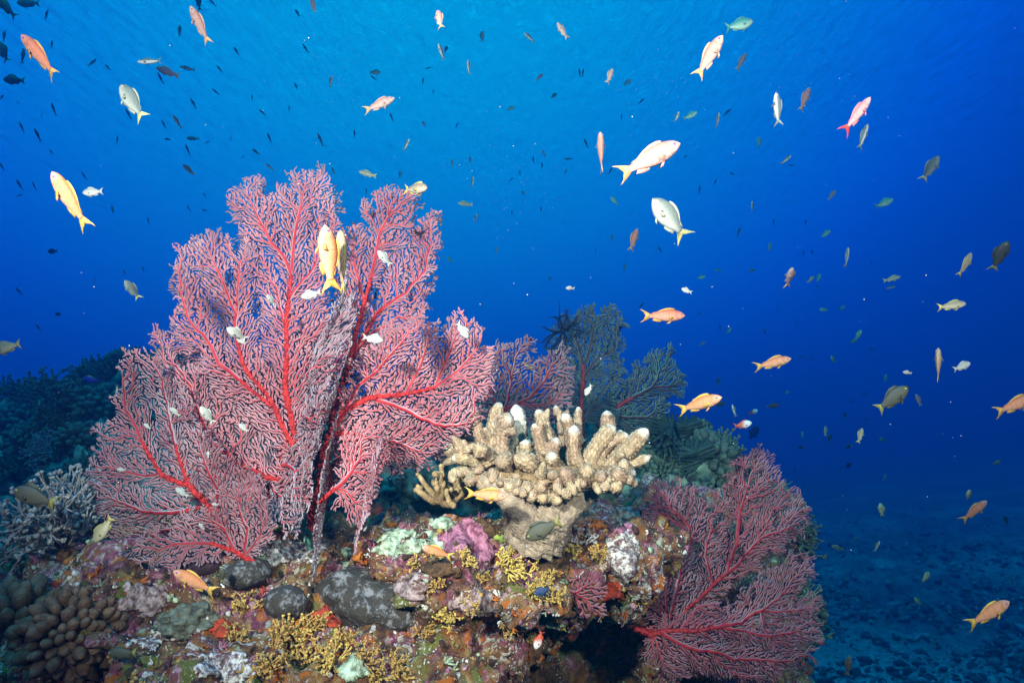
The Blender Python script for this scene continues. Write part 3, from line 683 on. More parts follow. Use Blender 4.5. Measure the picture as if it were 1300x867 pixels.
# the fan on the right-hand wall
t = empty('sea_fan', at(806, 800, 1.58))
tag(t, 'spreading crimson sea fan on the dark reef wall at lower right', 'sea fan', 'red sea fans on the reef')
FD = dict(kill=2.45, core0=0.16, fringe=0.5, expo=0.385, cap=3.4)
blade('f1', t, [
  [(806, 798), (824, 803), (845, 800), (872, 772), (905, 742), (936, 716), (958, 690), (985, 655)],
  [(850, 790), (857, 750), (863, 718), (876, 690), (872, 665), (852, 646), (840, 622)],
  [(846, 800), (846, 745), (848, 712), (836, 692), (826, 682)],
  [(922, 728), (936, 690), (942, 640), (954, 600), (966, 578)],
  [(876, 690), (890, 660), (898, 640)], [(958, 690), (990, 675), (1018, 660)], [(905, 742), (895, 700), (905, 670)]],
 [(818, 780), (816, 720), (812, 670), (816, 640), (828, 614), (852, 606), (870, 618), (880, 614), (890, 640), (908, 642), (912, 622), (926, 624), (922, 600), (940, 582), (968, 568), (988, 586), (984, 606), (996, 622), (1014, 624), (1028, 650), (1016, 676), (996, 690), (992, 704), (968, 706), (950, 730), (930, 740), (900, 770), (870, 790), (840, 800)],
 sheet(1.64, 0.07, 0.01, 810, 800, .08, 21), DUSK, P(1.66), seed=21, holes=0.16, **FD)
blade('f1', t, [
  [(806, 798), (824, 803), (845, 800), (872, 772), (905, 742), (936, 716), (958, 690), (985, 655)],
  [(850, 790), (857, 750), (863, 718), (876, 690), (872, 665), (852, 646), (840, 622)],
  [(846, 800), (846, 745), (848, 712), (836, 692), (826, 682)],
  [(922, 728), (936, 690), (942, 640), (954, 600), (966, 578)],
  [(876, 690), (890, 660), (898, 640)], [(958, 690), (990, 675), (1018, 660)], [(905, 742), (895, 700), (905, 670)]],
 [(818, 780), (816, 720), (812, 670), (816, 640), (828, 614), (852, 606), (870, 618), (880, 614), (890, 640), (908, 642), (912, 622), (926, 624), (922, 600), (940, 582), (968, 568), (988, 586), (984, 606), (996, 622), (1014, 624), (1028, 650), (1016, 676), (996, 690), (992, 704), (968, 706), (950, 730), (930, 740), (900, 770), (870, 790), (840, 800)],
 sheet(1.69, 0.07, 0.01, 810, 800, .08, 21), DUSK, P(1.66), seed=65, holes=0.16, **FD)
blade('f2', t, [
  [(806, 798), (826, 806), (862, 800), (905, 796), (940, 790), (966, 774), (996, 750), (1020, 722)],
  [(905, 796), (945, 800), (985, 806), (1015, 800)], [(966, 774), (970, 800), (985, 826)], [(966, 774), (1000, 775), (1030, 770)],
  [(845, 806), (885, 824), (930, 836), (980, 838), (1010, 836)], [(905, 825), (920, 845), (940, 858)], [(862, 800), (885, 770), (915, 765)], [(830, 808), (836, 830), (842, 850)]],
 [(816, 800), (850, 782), (900, 772), (940, 760), (960, 734), (990, 716), (1022, 700), (1034, 722), (1024, 742), (1040, 760), (1036, 790), (1042, 810), (1030, 836), (1000, 850), (985, 866), (930, 862), (890, 852), (850, 862), (820, 840)],
 sheet(1.58, 0.075, 0.0, 810, 800, .08, 22), DUSK, P(1.62), seed=22, holes=0.2, **FD)
blade('f2', t, [
  [(806, 798), (826, 806), (862, 800), (905, 796), (940, 790), (966, 774), (996, 750), (1020, 722)],
  [(905, 796), (945, 800), (985, 806), (1015, 800)], [(966, 774), (970, 800), (985, 826)], [(966, 774), (1000, 775), (1030, 770)],
  [(845, 806), (885, 824), (930, 836), (980, 838), (1010, 836)], [(905, 825), (920, 845), (940, 858)], [(862, 800), (885, 770), (915, 765)], [(830, 808), (836, 830), (842, 850)]],
 [(816, 800), (850, 782), (900, 772), (940, 760), (960, 734), (990, 716), (1022, 700), (1034, 722), (1024, 742), (1040, 760), (1036, 790), (1042, 810), (1030, 836), (1000, 850), (985, 866), (930, 862), (890, 852), (850, 862), (820, 840)],
 sheet(1.63, 0.075, 0.0, 810, 800, .08, 22), DUSK, P(1.62), seed=66, holes=0.2, **FD)
t = empty('sea_fan', at(722, 750, 1.36))
tag(t, 'smallest red sea fan, a little tuft on the reef face', 'sea fan', 'red sea fans on the reef')
blade('g1', t, [[(718, 746), (730, 752), (744, 760), (756, 775)], [(730, 752), (745, 742), (758, 730)], [(730, 752), (738, 770), (745, 785)]],
 [(720, 738), (738, 722), (756, 718), (770, 735), (768, 765), (760, 792), (742, 780), (726, 765)],
 sheet(1.36, 0.02, 0, 730, 750, .03, 23), DUSK, P(1.36), seed=23, holes=0.05, kill=3.3, core0=0.2, fringe=0.665)
# ------------------------------------------------------------------ corals, sponges and crusts on the reef
class MB:
    def __init__(s): s.v, s.f, s.c, s.n = [], [], [], 0
    def add(s, V, F, col):
        V = np.asarray(V, float); s.v.append(V); s.f += [tuple(i + s.n for i in f) for f in F]
        col = np.asarray(col, float); s.c.append(np.tile(col, (len(V), 1)) if col.ndim == 1 else col); s.n += len(V)
    def build(s, name, mat, parent=None): return mesh_obj(name, np.vstack(s.v), s.f, mat, parent, col=np.vstack(s.c))
def frame(t):
    t = t / (np.linalg.norm(t) + 1e-12); a = np.array([0, 0, 1.0]) if abs(t[2]) < .9 else np.array([1.0, 0, 0])
    s = np.cross(t, a); s /= np.linalg.norm(s); return t, s, np.cross(s, t)
def tube(pts, rad, K=8, bump=0.0, g=rng, colf=None, cap=True):
    pts = np.asarray(pts, float); rad = np.asarray(rad, float); m = len(pts)
    T = np.gradient(pts, axis=0); V = []; cols = []
    th = np.arange(K) / K * 2 * math.pi
    _, s, u = frame(T[0])
    for i in range(m):
        t = T[i] / (np.linalg.norm(T[i]) + 1e-12); s = s - t * s.dot(t); s /= np.linalg.norm(s) + 1e-12; u = np.cross(t, s)
        k = np.ones(K)
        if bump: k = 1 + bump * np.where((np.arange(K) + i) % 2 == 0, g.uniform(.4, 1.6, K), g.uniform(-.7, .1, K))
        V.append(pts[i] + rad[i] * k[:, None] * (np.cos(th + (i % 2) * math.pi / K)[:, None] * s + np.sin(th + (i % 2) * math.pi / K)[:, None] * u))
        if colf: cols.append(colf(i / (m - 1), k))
    V = np.vstack(V); F = [(i * K + j, i * K + (j + 1) % K, (i + 1) * K + (j + 1) % K, (i + 1) * K + j) for i in range(m - 1) for j in range(K)]
    if cap:
        V = np.vstack([V, pts[-1] + T[-1] / (np.linalg.norm(T[-1]) + 1e-12) * rad[-1] * .5, pts[0]]); F += [((m - 1) * K + j, (m - 1) * K + (j + 1) % K, m * K) for j in range(K)] + [((j + 1) % K, j, m * K + 1) for j in range(K)]
        if colf: cols += [colf(1, np.ones(1)), colf(0, np.ones(1))]
    return V, F, (np.vstack(cols) if colf else None)
def ico(sub=2):
    bm = bmesh.new(); bmesh.ops.create_icosphere(bm, subdivisions=sub, radius=1); V = np.array([v.co[:] for v in bm.verts]); F = [tuple(v.index for v in f.verts) for f in bm.faces]; bm.free(); return V, F
ICO1, ICO2, ICO3, ICO4 = ico(1), ico(2), ico(3), ico(5)
NV = lambda v: np.array(v[:], float)
M_ATTR = material('coral_tissue', c2=(.55, .55, .55), scale=90, attr=True, rough=0.8, bump=0.5, bscale=260, spec=0.2, vary=0.25)

def spot(px, py, which=(0, 1), default=1.5):
    h = hit(px, py, which)
    return (h[0], h[1]) if h else (at(px, py, default), Vector((0, -.5, .85)))

# the big pale finger coral
def finger_coral():
    g = np.random.default_rng(31)
    root = empty('finger_coral', at(690, 650, 1.5))
    tag(root, 'big pale tan finger coral with knobbly upright branches and white tips', 'coral')
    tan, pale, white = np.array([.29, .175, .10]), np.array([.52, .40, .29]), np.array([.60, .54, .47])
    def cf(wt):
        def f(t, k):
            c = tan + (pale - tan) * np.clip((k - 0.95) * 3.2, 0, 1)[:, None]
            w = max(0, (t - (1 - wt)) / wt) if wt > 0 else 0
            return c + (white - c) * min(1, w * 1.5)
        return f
    base = [  # base px, tip px, radius px, depth at base, depth at tip, white tip share
     (626, 590, 605, 526, 9, 1.50, 1.50, .12), (634, 592, 634, 519, 10, 1.49, 1.50, .1), (648, 586, 654, 521, 11, 1.54, 1.56, .8), (636, 586, 646, 536, 12, 1.47, 1.46, .08),
     (690, 600, 683, 528, 9, 1.50, 1.50, .1), (690, 598, 679, 544, 9, 1.47, 1.45, .06), (702, 600, 694, 545, 8, 1.52, 1.52, .1), (716, 590, 706, 522, 7.5, 1.54, 1.56, .1),
     (728, 600, 717, 533, 10, 1.49, 1.48, .2), (738, 596, 730, 546, 9, 1.46, 1.44, .25), (737, 585, 735, 523, 7, 1.54, 1.57, .1), (748, 588, 768, 528, 10, 1.52, 1.54, .12),
     (745, 590, 776, 546, 11, 1.47, 1.46, .12), (756, 596, 793, 556, 9, 1.47, 1.45, .1), (754, 590, 786, 551, 8, 1.53, 1.55, .1), (762, 604, 816, 551, 12, 1.46, 1.43, .2),
     (786, 596, 821, 582, 7, 1.46, 1.45, .3), (764, 616, 800, 603, 9, 1.44, 1.42, .12), (760, 614, 778, 598, 11, 1.41, 1.37, .1), (606, 590, 586, 546, 12, 1.56, 1.60, 0), (612, 594, 590, 566, 11, 1.47, 1.44, .05),
     (606, 594, 570, 568, 10, 1.50, 1.50, .1), (610, 596, 578, 582, 9, 1.46, 1.43, .1), (624, 592, 608, 570, 12, 1.43, 1.38, .1), (668, 602, 653, 580, 12, 1.43, 1.39, .1), (690, 612, 686, 603, 9, 1.42, 1.35, .15),
     (716, 612, 715, 596, 10, 1.42, 1.35, .2), (740, 610, 744, 592, 10, 1.42, 1.36, .2), (700, 604, 700, 580, 9, 1.44, 1.42, .1), (660, 598, 664, 552, 8, 1.53, 1.55, .1), (674, 600, 668, 562, 9, 1.50, 1.50, .2),
     (640, 604, 634, 590, 11, 1.42, 1.36, .1), (772, 606, 790, 585, 8, 1.44, 1.41, .1), (726, 580, 724, 550, 8, 1.50, 1.51, .1), (712, 598, 708, 560, 9, 1.47, 1.46, .15)]
    for q in range(40):   # short stubs round the rim and front
        a = g.uniform(0, 1); bx = 592 + 195 * a; by = 598 + 34 * math.sin(a * 3.14) * g.uniform(.25, 1) ; d = 1.42 - .05 * math.sin(a * 3.14)
        base.append((bx, by, bx + g.normal(0, 7) + (a - .5) * 20, by + g.uniform(2, 14) - (12 if g.random() < .4 else 0), g.uniform(5, 9), d, d - g.uniform(.015, .04), g.uniform(0, .1)))
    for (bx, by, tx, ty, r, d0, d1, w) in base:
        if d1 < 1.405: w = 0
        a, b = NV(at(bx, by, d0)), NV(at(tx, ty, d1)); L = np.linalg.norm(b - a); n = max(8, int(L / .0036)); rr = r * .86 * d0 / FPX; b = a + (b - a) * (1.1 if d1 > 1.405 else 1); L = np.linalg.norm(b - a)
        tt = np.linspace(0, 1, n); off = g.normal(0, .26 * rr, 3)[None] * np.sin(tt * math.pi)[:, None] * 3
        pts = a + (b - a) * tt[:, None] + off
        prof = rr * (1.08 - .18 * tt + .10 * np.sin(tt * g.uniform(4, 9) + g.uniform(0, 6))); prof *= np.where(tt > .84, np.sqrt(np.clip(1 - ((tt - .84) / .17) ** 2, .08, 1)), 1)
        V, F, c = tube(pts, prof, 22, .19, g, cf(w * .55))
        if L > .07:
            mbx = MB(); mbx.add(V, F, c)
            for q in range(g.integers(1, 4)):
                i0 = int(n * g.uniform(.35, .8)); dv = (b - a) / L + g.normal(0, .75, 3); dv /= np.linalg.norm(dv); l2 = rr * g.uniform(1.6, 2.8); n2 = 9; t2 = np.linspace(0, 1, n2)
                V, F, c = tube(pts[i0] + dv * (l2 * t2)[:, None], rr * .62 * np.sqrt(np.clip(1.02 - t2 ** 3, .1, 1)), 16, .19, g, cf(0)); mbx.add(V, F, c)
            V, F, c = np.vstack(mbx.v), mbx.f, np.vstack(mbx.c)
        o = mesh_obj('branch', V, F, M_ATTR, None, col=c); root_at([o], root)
    # the lumpy plate the branches rise from
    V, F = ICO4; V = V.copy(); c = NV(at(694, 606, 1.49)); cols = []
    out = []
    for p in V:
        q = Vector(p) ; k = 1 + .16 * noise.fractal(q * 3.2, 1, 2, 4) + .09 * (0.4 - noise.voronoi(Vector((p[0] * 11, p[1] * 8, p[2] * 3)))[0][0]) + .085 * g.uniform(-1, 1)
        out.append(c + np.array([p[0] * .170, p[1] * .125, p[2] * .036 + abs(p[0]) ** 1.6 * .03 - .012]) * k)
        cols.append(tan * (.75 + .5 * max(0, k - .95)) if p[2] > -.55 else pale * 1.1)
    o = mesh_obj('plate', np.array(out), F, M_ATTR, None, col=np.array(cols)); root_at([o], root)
    m = MB(); crm = lambda t, k: np.tile(np.array([.37, .29, .21]), (len(k), 1)) * (.8 + .25 * np.clip(k, .6, 1.3))[:, None]
    for pts, rs in (([(606, 604, 1.42), (626, 614, 1.385), (646, 630, 1.37), (664, 650, 1.39), (676, 676, 1.43)], [11, 14, 18, 24, 32]), ([(704, 616, 1.46), (696, 636, 1.42), (686, 655, 1.42), (678, 684, 1.44)], [30, 30, 36, 46]), ([(752, 622, 1.46), (730, 638, 1.43), (708, 656, 1.42), (696, 676, 1.44)], [13, 18, 24, 32])):
        P_ = np.array([NV(at(*p)) for p in pts]); tt = np.linspace(0, len(P_) - 1, 34)
        pp = np.stack([np.interp(tt, range(len(P_)), P_[:, k]) for k in range(3)], 1); rr = np.interp(tt, range(len(rs)), rs) * 1.45 / FPX * .82
        m.add(*[x for x in tube(pp, rr, 28, .12, g, crm)][:2], tube(pp, rr, 28, .12, g, crm)[2])
    o = m.build('bleached_base', M_ATTR); root_at([o], root)
finger_coral()

def tuft_mesh(seed, n=10, L=.05, r=.004, spread=.8, sub=3, knob=1.6, K=6, c0=(.5, .3, .05), c1=(.7, .5, .12), rr=None, flat=1.0, lumps=3):
    """a bushy little colony: branches, side branches and knobbly ends"""
    g = np.random.default_rng(seed); m = MB(); c0, c1 = np.array(c0), np.array(c1)
    def br(p, d, l, r, lev):
        k = 5; pts = [p]
        for i in range(k):
            d = d + g.normal(0, .16, 3); d /= np.linalg.norm(d); pts.append(pts[-1] + d * l / k)
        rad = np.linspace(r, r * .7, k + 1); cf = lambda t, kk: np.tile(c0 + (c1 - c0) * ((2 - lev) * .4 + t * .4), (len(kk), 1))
        V, F, c = tube(pts, rad, K, .12, g, cf); m.add(V, F, c)
        if lev > 0:
            for q in range(sub):
                i = g.integers(2, k + 1); dd = d + g.normal(0, .62, 3); dd[2] += .25; dd /= np.linalg.norm(dd); br(pts[i], dd, l * g.uniform(.4, .65), r * .75, lev - 1)
        else:
            for q in range(lumps):
                V, F = ICO1; s = r * knob * g.uniform(.6, 1.25); m.add(V * s + pts[-1] + g.normal(0, r * .8, 3), F, c1 * g.uniform(.75, 1.15))
    for q in range(n):
        a = q / n * 6.283 + g.uniform(-.3, .3); e = g.uniform(.1, 1) * spread
        d = np.array([math.cos(a) * e, math.sin(a) * e * flat, 1.0]); d /= np.linalg.norm(d)
        br(np.array([math.cos(a), math.sin(a) * flat, 0]) * L * .18 * e, d, L * g.uniform(.55, 1.0), r, 1)
    return np.vstack(m.v), m.f, np.vstack(m.c)
def as_mesh(name, vfc, mat=None):
    o = mesh_obj(name, vfc[0], vfc[1], mat or M_ATTR, col=vfc[2]); me = o.data; bpy.data.objects.remove(o); return me
def place(name, me, p, n, s, label, cat, group=None, lean=.6, rot=None, g=random):
    o = bpy.data.objects.new(name, me); link(o)
    z = (Vector(n) * lean + Vector((0, 0, 1)) * (1 - lean)).normalized(); q = z.to_track_quat('Z', 'Y').to_matrix().to_4x4()
    o.matrix_world = Matrix.Translation(p) @ q @ Matrix.Rotation(g.uniform(0, 6.28) if rot is None else rot, 4, 'Z') @ (Matrix.Diagonal((*s, 1)) if isinstance(s, tuple) else Matrix.Scale(s, 4))
    tag(o, label, cat, group); return o
def pct(px, py): return '%d%% across and %d%% down the photo' % (round(px / 13), round(py / 8.67))

YEL = [as_mesh('yellow_soft_coral', tuft_mesh(40 + k, 9, .05, .0028, 1.2, 6, 1.45, 5, (.26, .14, .035), (.60, .38, .11))) for k in range(4)]
YT = [(312, 776, 1, 'in the gap beside the grey boulder coral'), (298, 812, .8, ''), (350, 822, 1.1, ''), (372, 812, 1.2, ''), (398, 800, 1.0, ''), (388, 838, 1.2, ''), (345, 848, 1.1, ''), (418, 846, 1.1, ''), (432, 822, .9, ''),
      (590, 716, .8, ''), (612, 738, .8, ''), (640, 722, 1.1, ''), (664, 732, 1.1, ''), (652, 708, .8, ''), (722, 704, .9, ''), (528, 722, .8, ''), (558, 742, .7, ''), (692, 742, .8, ''), (706, 764, .8, ''), (676, 760, .9, ''),
      (572, 782, .8, ''), (640, 796, .8, ''), (668, 812, .8, ''), (762, 708, .8, ''), (806, 764, .8, ''), (462, 838, .9, ''), (500, 852, 1.0, ''), (540, 806, .7, ''), (480, 862, .8, ''), (600, 770, .7, ''), (745, 690, .6, '')]
for i, (px, py, s, w) in enumerate(YT):
    p, n = spot(px, py, (0,)); place('yellow_soft_coral', YEL[i % 4], p - n * .004, n, s * (.68 if px < 500 else .66), 'small yellow soft coral tuft on the reef, ' + pct(px, py), 'soft coral', 'yellow soft corals')
# pale bushy soft corals on the left
PALE = [as_mesh('bushy_soft_coral', tuft_mesh(60 + k, 30, .11, .0026, 1.2, 8, 1.7, 5, (.17, .15, .155), (.34, .31, .31), lumps=6)) for k in range(2)]
for i, (px, py, s, lab) in enumerate([(78, 690, 1.15, 'largest pale fluffy soft coral at the left below the olive damselfish'), (118, 655, .8, 'pale fluffy soft coral touching the edge of the low sea fan'), (70, 585, .95, 'pale stubby bushy coral behind the olive damselfish on the left'), (40, 655, .8, 'pale fluffy soft coral close to the left edge of the reef')]):
    p, n = spot(px, py); place('bushy_soft_coral', PALE[i % 2], p, n, s, lab, 'soft coral', 'pale soft corals')
# small tan finger coral
for px, py, s, lab in [(560, 632, 1.0, 'small tan finger coral beside the red fan, left of the big one'), (585, 622, .7, 'tiny tan finger coral squeezed between two larger finger corals')]:
    p, n = spot(px, py, (0,)); place('small_finger_coral', as_mesh('small_finger_coral', tuft_mesh(int(px), 13, .075, .0085, 1.5, 1, 1.15, 9, (.22, .12, .05), (.40, .27, .14), lumps=1)), p - n * .01, n, s, lab, 'coral', 'small finger corals', .4)
# greyish leather tuft near the olive damselfish
p, n = spot(738, 690, (0,)); place('grey_soft_coral', as_mesh('grey_soft_coral', tuft_mesh(91, 8, .04, .003, 1.3, 3, 1.4, 6, (.2, .18, .19), (.36, .33, .34))), p, n, 1, 'small grey lobed soft coral right of the olive damselfish on the reef', 'soft coral')

def lump(seed, rx, ry, rz, amp=.12, lobes=0, sub=ICO3, mesh_mat=None):
    V, F = sub; g = np.random.default_rng(seed); out = []
    for p in V:
        q = Vector(p) + Vector((seed, 0, 0)); k = 1 + amp * noise.fractal(q * 1.8, 1, 2, 4) + (lobes * (0.4 - min(.8, noise.voronoi(q * 3.2)[0][0])) if lobes else 0) + .012 * noise.noise(q * 22)
        out.append((p[0] * rx * k, p[1] * ry * k, p[2] * rz * k))
    return np.array(out), F
def solid(name, vf, mat, px, py, label, cat, sink=.0, rot=(0, 0, 0), group=None, which=(0,), default=1.5):
    p, n = spot(px, py, which, default); o = mesh_obj(name, vf[0], vf[1], mat); o.location = p - n * sink; o.rotation_euler = rot; tag(o, label, cat, group); return o
M_BOULD = material('grey_mottled_coral', (.035, .028, .024), (.04, .033, .03), scale=20, rough=.85, bump=.6, bscale=140)
def mottled(name, dark, light, scale, lo, hi, extra=None):
    m = material(name, dark, light, scale=scale, detail=9, dist=.25, rough=.8, bump=.5, bscale=170)
    [n for n in m.node_tree.nodes if n.bl_idname == 'ShaderNodeTexNoise'][0].inputs['Roughness'].default_value = .72; r = [n for n in m.node_tree.nodes if n.bl_idname == 'ShaderNodeValToRGB'][0].color_ramp; r.elements[0].position = lo; r.elements[1].position = hi
    return m
M_BOULD = mottled('grey_mottled_coral', (.032, .026, .022), (.15, .145, .16), 52, .51, .60)
solid('boulder_coral', lump(3, .112, .085, .062, .14, .05, ICO4), M_BOULD, 465, 764, 'large smooth dark grey boulder coral mottled with pale lichen-like patches', 'coral', .012, (R(-14), R(17), R(-10)))
solid('boulder_coral', lump(4, .042, .04, .034, .1, 0), M_BOULD, 362, 762, 'small round dark boulder coral with a pale central blotch, left of the large one', 'coral', .008, (0, R(5), 0))
solid('boulder_coral', lump(5, .055, .05, .034, .12, 0), M_BOULD, 314, 728, 'flat grey boulder coral with whitish frosting beneath the low sea fan', 'coral', .008, (0, R(-6), 0))
solid('boulder_coral', lump(6, .055, .05, .034, .32, .3, ICO4), mottled('grey_green_coral', (.03, .032, .026), (.14, .145, .11), 60, .38, .62), 240, 780, 'dull grey green lumpy coral under the orange fish at lower left', 'coral', .014)
solid('cup_sponge', lump(7, .046, .03, .032, .15, .05), material('dark_purple_sponge', (.016, .006, .01), (.035, .012, .02), scale=40, bump=.5), 254, 716, 'dark purple sponge in the notch below the low sea fan', 'sponge', .0)
solid('smooth_coral', lump(8, .036, .034, .03, .35, .2, ICO4), mottled('smooth_grey_coral', (.09, .09, .085), (.2, .2, .185), 50, .4, .6), 795, 655, 'smooth grey lobe of coral at the right foot of the big finger coral', 'coral', .012)
M_SPK = material('speckled_brown_coral', (.07, .05, .042), (.13, .095, .078), scale=60, bump=.8, bscale=150, spots=(70, .16, (.55, .5, .45)))
# knobbly brown coral, lower left
def knob_mesh(seed, n, R_, rk, c0, c1):
    g = np.random.default_rng(seed); m = MB(); c0, c1 = np.array(c0), np.array(c1); V, F = ICO2
    for i in range(n):
        th = math.acos(1 - .95 * (i + .5) / n); ph = i * 2.39996 + g.normal(0, .12); d = np.array([math.sin(th) * math.cos(ph), math.sin(th) * math.sin(ph), math.cos(th)])
        s = rk * g.uniform(.75, 1.25); W_ = V.copy(); k = 1 + .1 * np.sin(W_[:, 0] * 5 + i) * np.sin(W_[:, 1] * 6 + i) + g.normal(0, .05, len(W_))
        t, a, b = frame(d); W_ = (W_[:, :1] * a + W_[:, 1:2] * b) * s * k[:, None] + W_[:, 2:] * t * s * 1.7 * k[:, None]
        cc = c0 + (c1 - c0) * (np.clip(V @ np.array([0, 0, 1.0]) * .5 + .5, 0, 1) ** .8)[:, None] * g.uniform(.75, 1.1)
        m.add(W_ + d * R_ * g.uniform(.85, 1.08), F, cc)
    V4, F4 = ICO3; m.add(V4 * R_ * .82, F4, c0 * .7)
    return np.vstack(m.v), m.f, np.vstack(m.c)
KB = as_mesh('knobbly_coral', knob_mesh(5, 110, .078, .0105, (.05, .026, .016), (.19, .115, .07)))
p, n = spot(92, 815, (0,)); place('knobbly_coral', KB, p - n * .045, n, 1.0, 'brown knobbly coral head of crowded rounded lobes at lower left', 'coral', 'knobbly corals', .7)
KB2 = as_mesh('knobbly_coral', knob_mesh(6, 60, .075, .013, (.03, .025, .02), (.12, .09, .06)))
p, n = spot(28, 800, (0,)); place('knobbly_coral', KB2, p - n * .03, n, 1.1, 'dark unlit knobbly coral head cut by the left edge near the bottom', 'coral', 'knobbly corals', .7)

# crusts that follow the rock
def crust(name, px, py, w, h, mat, label, cat, thick=.012, seed=0, rough_edge=.55, step=2.2, group=None, lumps=40):
    g = np.random.default_rng(seed); xs = np.arange(-w * 1.5, w * 1.5 + .1, step); ys = np.arange(-h * 1.5, h * 1.5 + .1, step)
    idx = {}; top = []; F = []
    for j, y in enumerate(ys):
        for i, x in enumerate(xs):
            rr = math.hypot(x / w, y / h) + rough_edge * noise.fractal(Vector((x / w * 1.6, y / h * 1.6, seed * 3.7)), 1, 2, 4)
            if rr > 1: continue
            hh = hit(px + x, py + y, (0,))
            if hh is None: continue
            t = thick * min(1, (1 - rr) * 3.0); q = hh[0] + hh[1] * (t * (.6 + .9 * (0.6 - min(.6, noise.voronoi(hh[0] * lumps)[0][0]))) - .002)
            idx[(i, j)] = len(top); top.append((q, hh[2]))
    for (i, j) in idx:
        k = [(i, j), (i + 1, j), (i + 1, j + 1), (i, j + 1)]
        if all(a in idx for a in k):
            ds = [top[idx[a]][1] for a in k]
            if max(ds) - min(ds) < .04: F.append(tuple(idx[a] for a in k))
    if not F: return
    pa = list(range(len(top)))
    def fd(a):
        while pa[a] != a: pa[a] = pa[pa[a]]; a = pa[a]
        return a
    for f in F:
        for a in f[1:]: pa[fd(a)] = fd(f[0])
    cnt = {}
    for f in F: cnt[fd(f[0])] = cnt.get(fd(f[0]), 0) + 1
    bg_ = max(cnt, key=cnt.get); F = [f for f in F if fd(f[0]) == bg_]
    use = sorted({a for f in F for a in f}); re_ = {a: i for i, a in enumerate(use)}; top = [top[a] for a in use]; F = [tuple(re_[a] for a in f) for f in F]
    o = mesh_obj(name, [t[0][:] for t in top], F, mat); md = o.modifiers.new('s', 'SOLIDIFY'); md.thickness = .006; md.offset = -1
    sm = o.modifiers.new('m', 'SMOOTH'); sm.iterations = 1
    tag(o, label, cat, group)
M_PINK = material('pink_coralline', (.12, .03, .06), (.42, .17, .26), scale=90, detail=6, bump=.8, bscale=200, spec=.2)
M_GRN = material('pale_green_crust', (.10, .12, .07), (.46, .56, .42), scale=75, detail=6, bump=.7, bscale=220, spots=(60, .1, (.05, .06, .03)))
M_ORA = material('orange_sponge', (.28, .06, .01), (.55, .18, .02), scale=70, bump=.8, bscale=240)
M_RED = material('red_sponge', (.22, .02, .012), (.46, .06, .02), scale=70, bump=.8, bscale=240)
M_BRN = material('brown_turf', (.05, .024, .012), (.14, .075, .035), scale=110, detail=7, bump=1, bscale=300)
M_WHT = mottled('white_crust', (.10, .05, .055), (.55, .53, .52), 90, .45, .58)
M_LIL = mottled('lilac_crust', (.09, .045, .04), (.38, .28, .29), 80, .42, .6)
M_ALG = material('green_algae', (.14, .22, .03), (.30, .38, .08), scale=80, bump=.8, bscale=260)
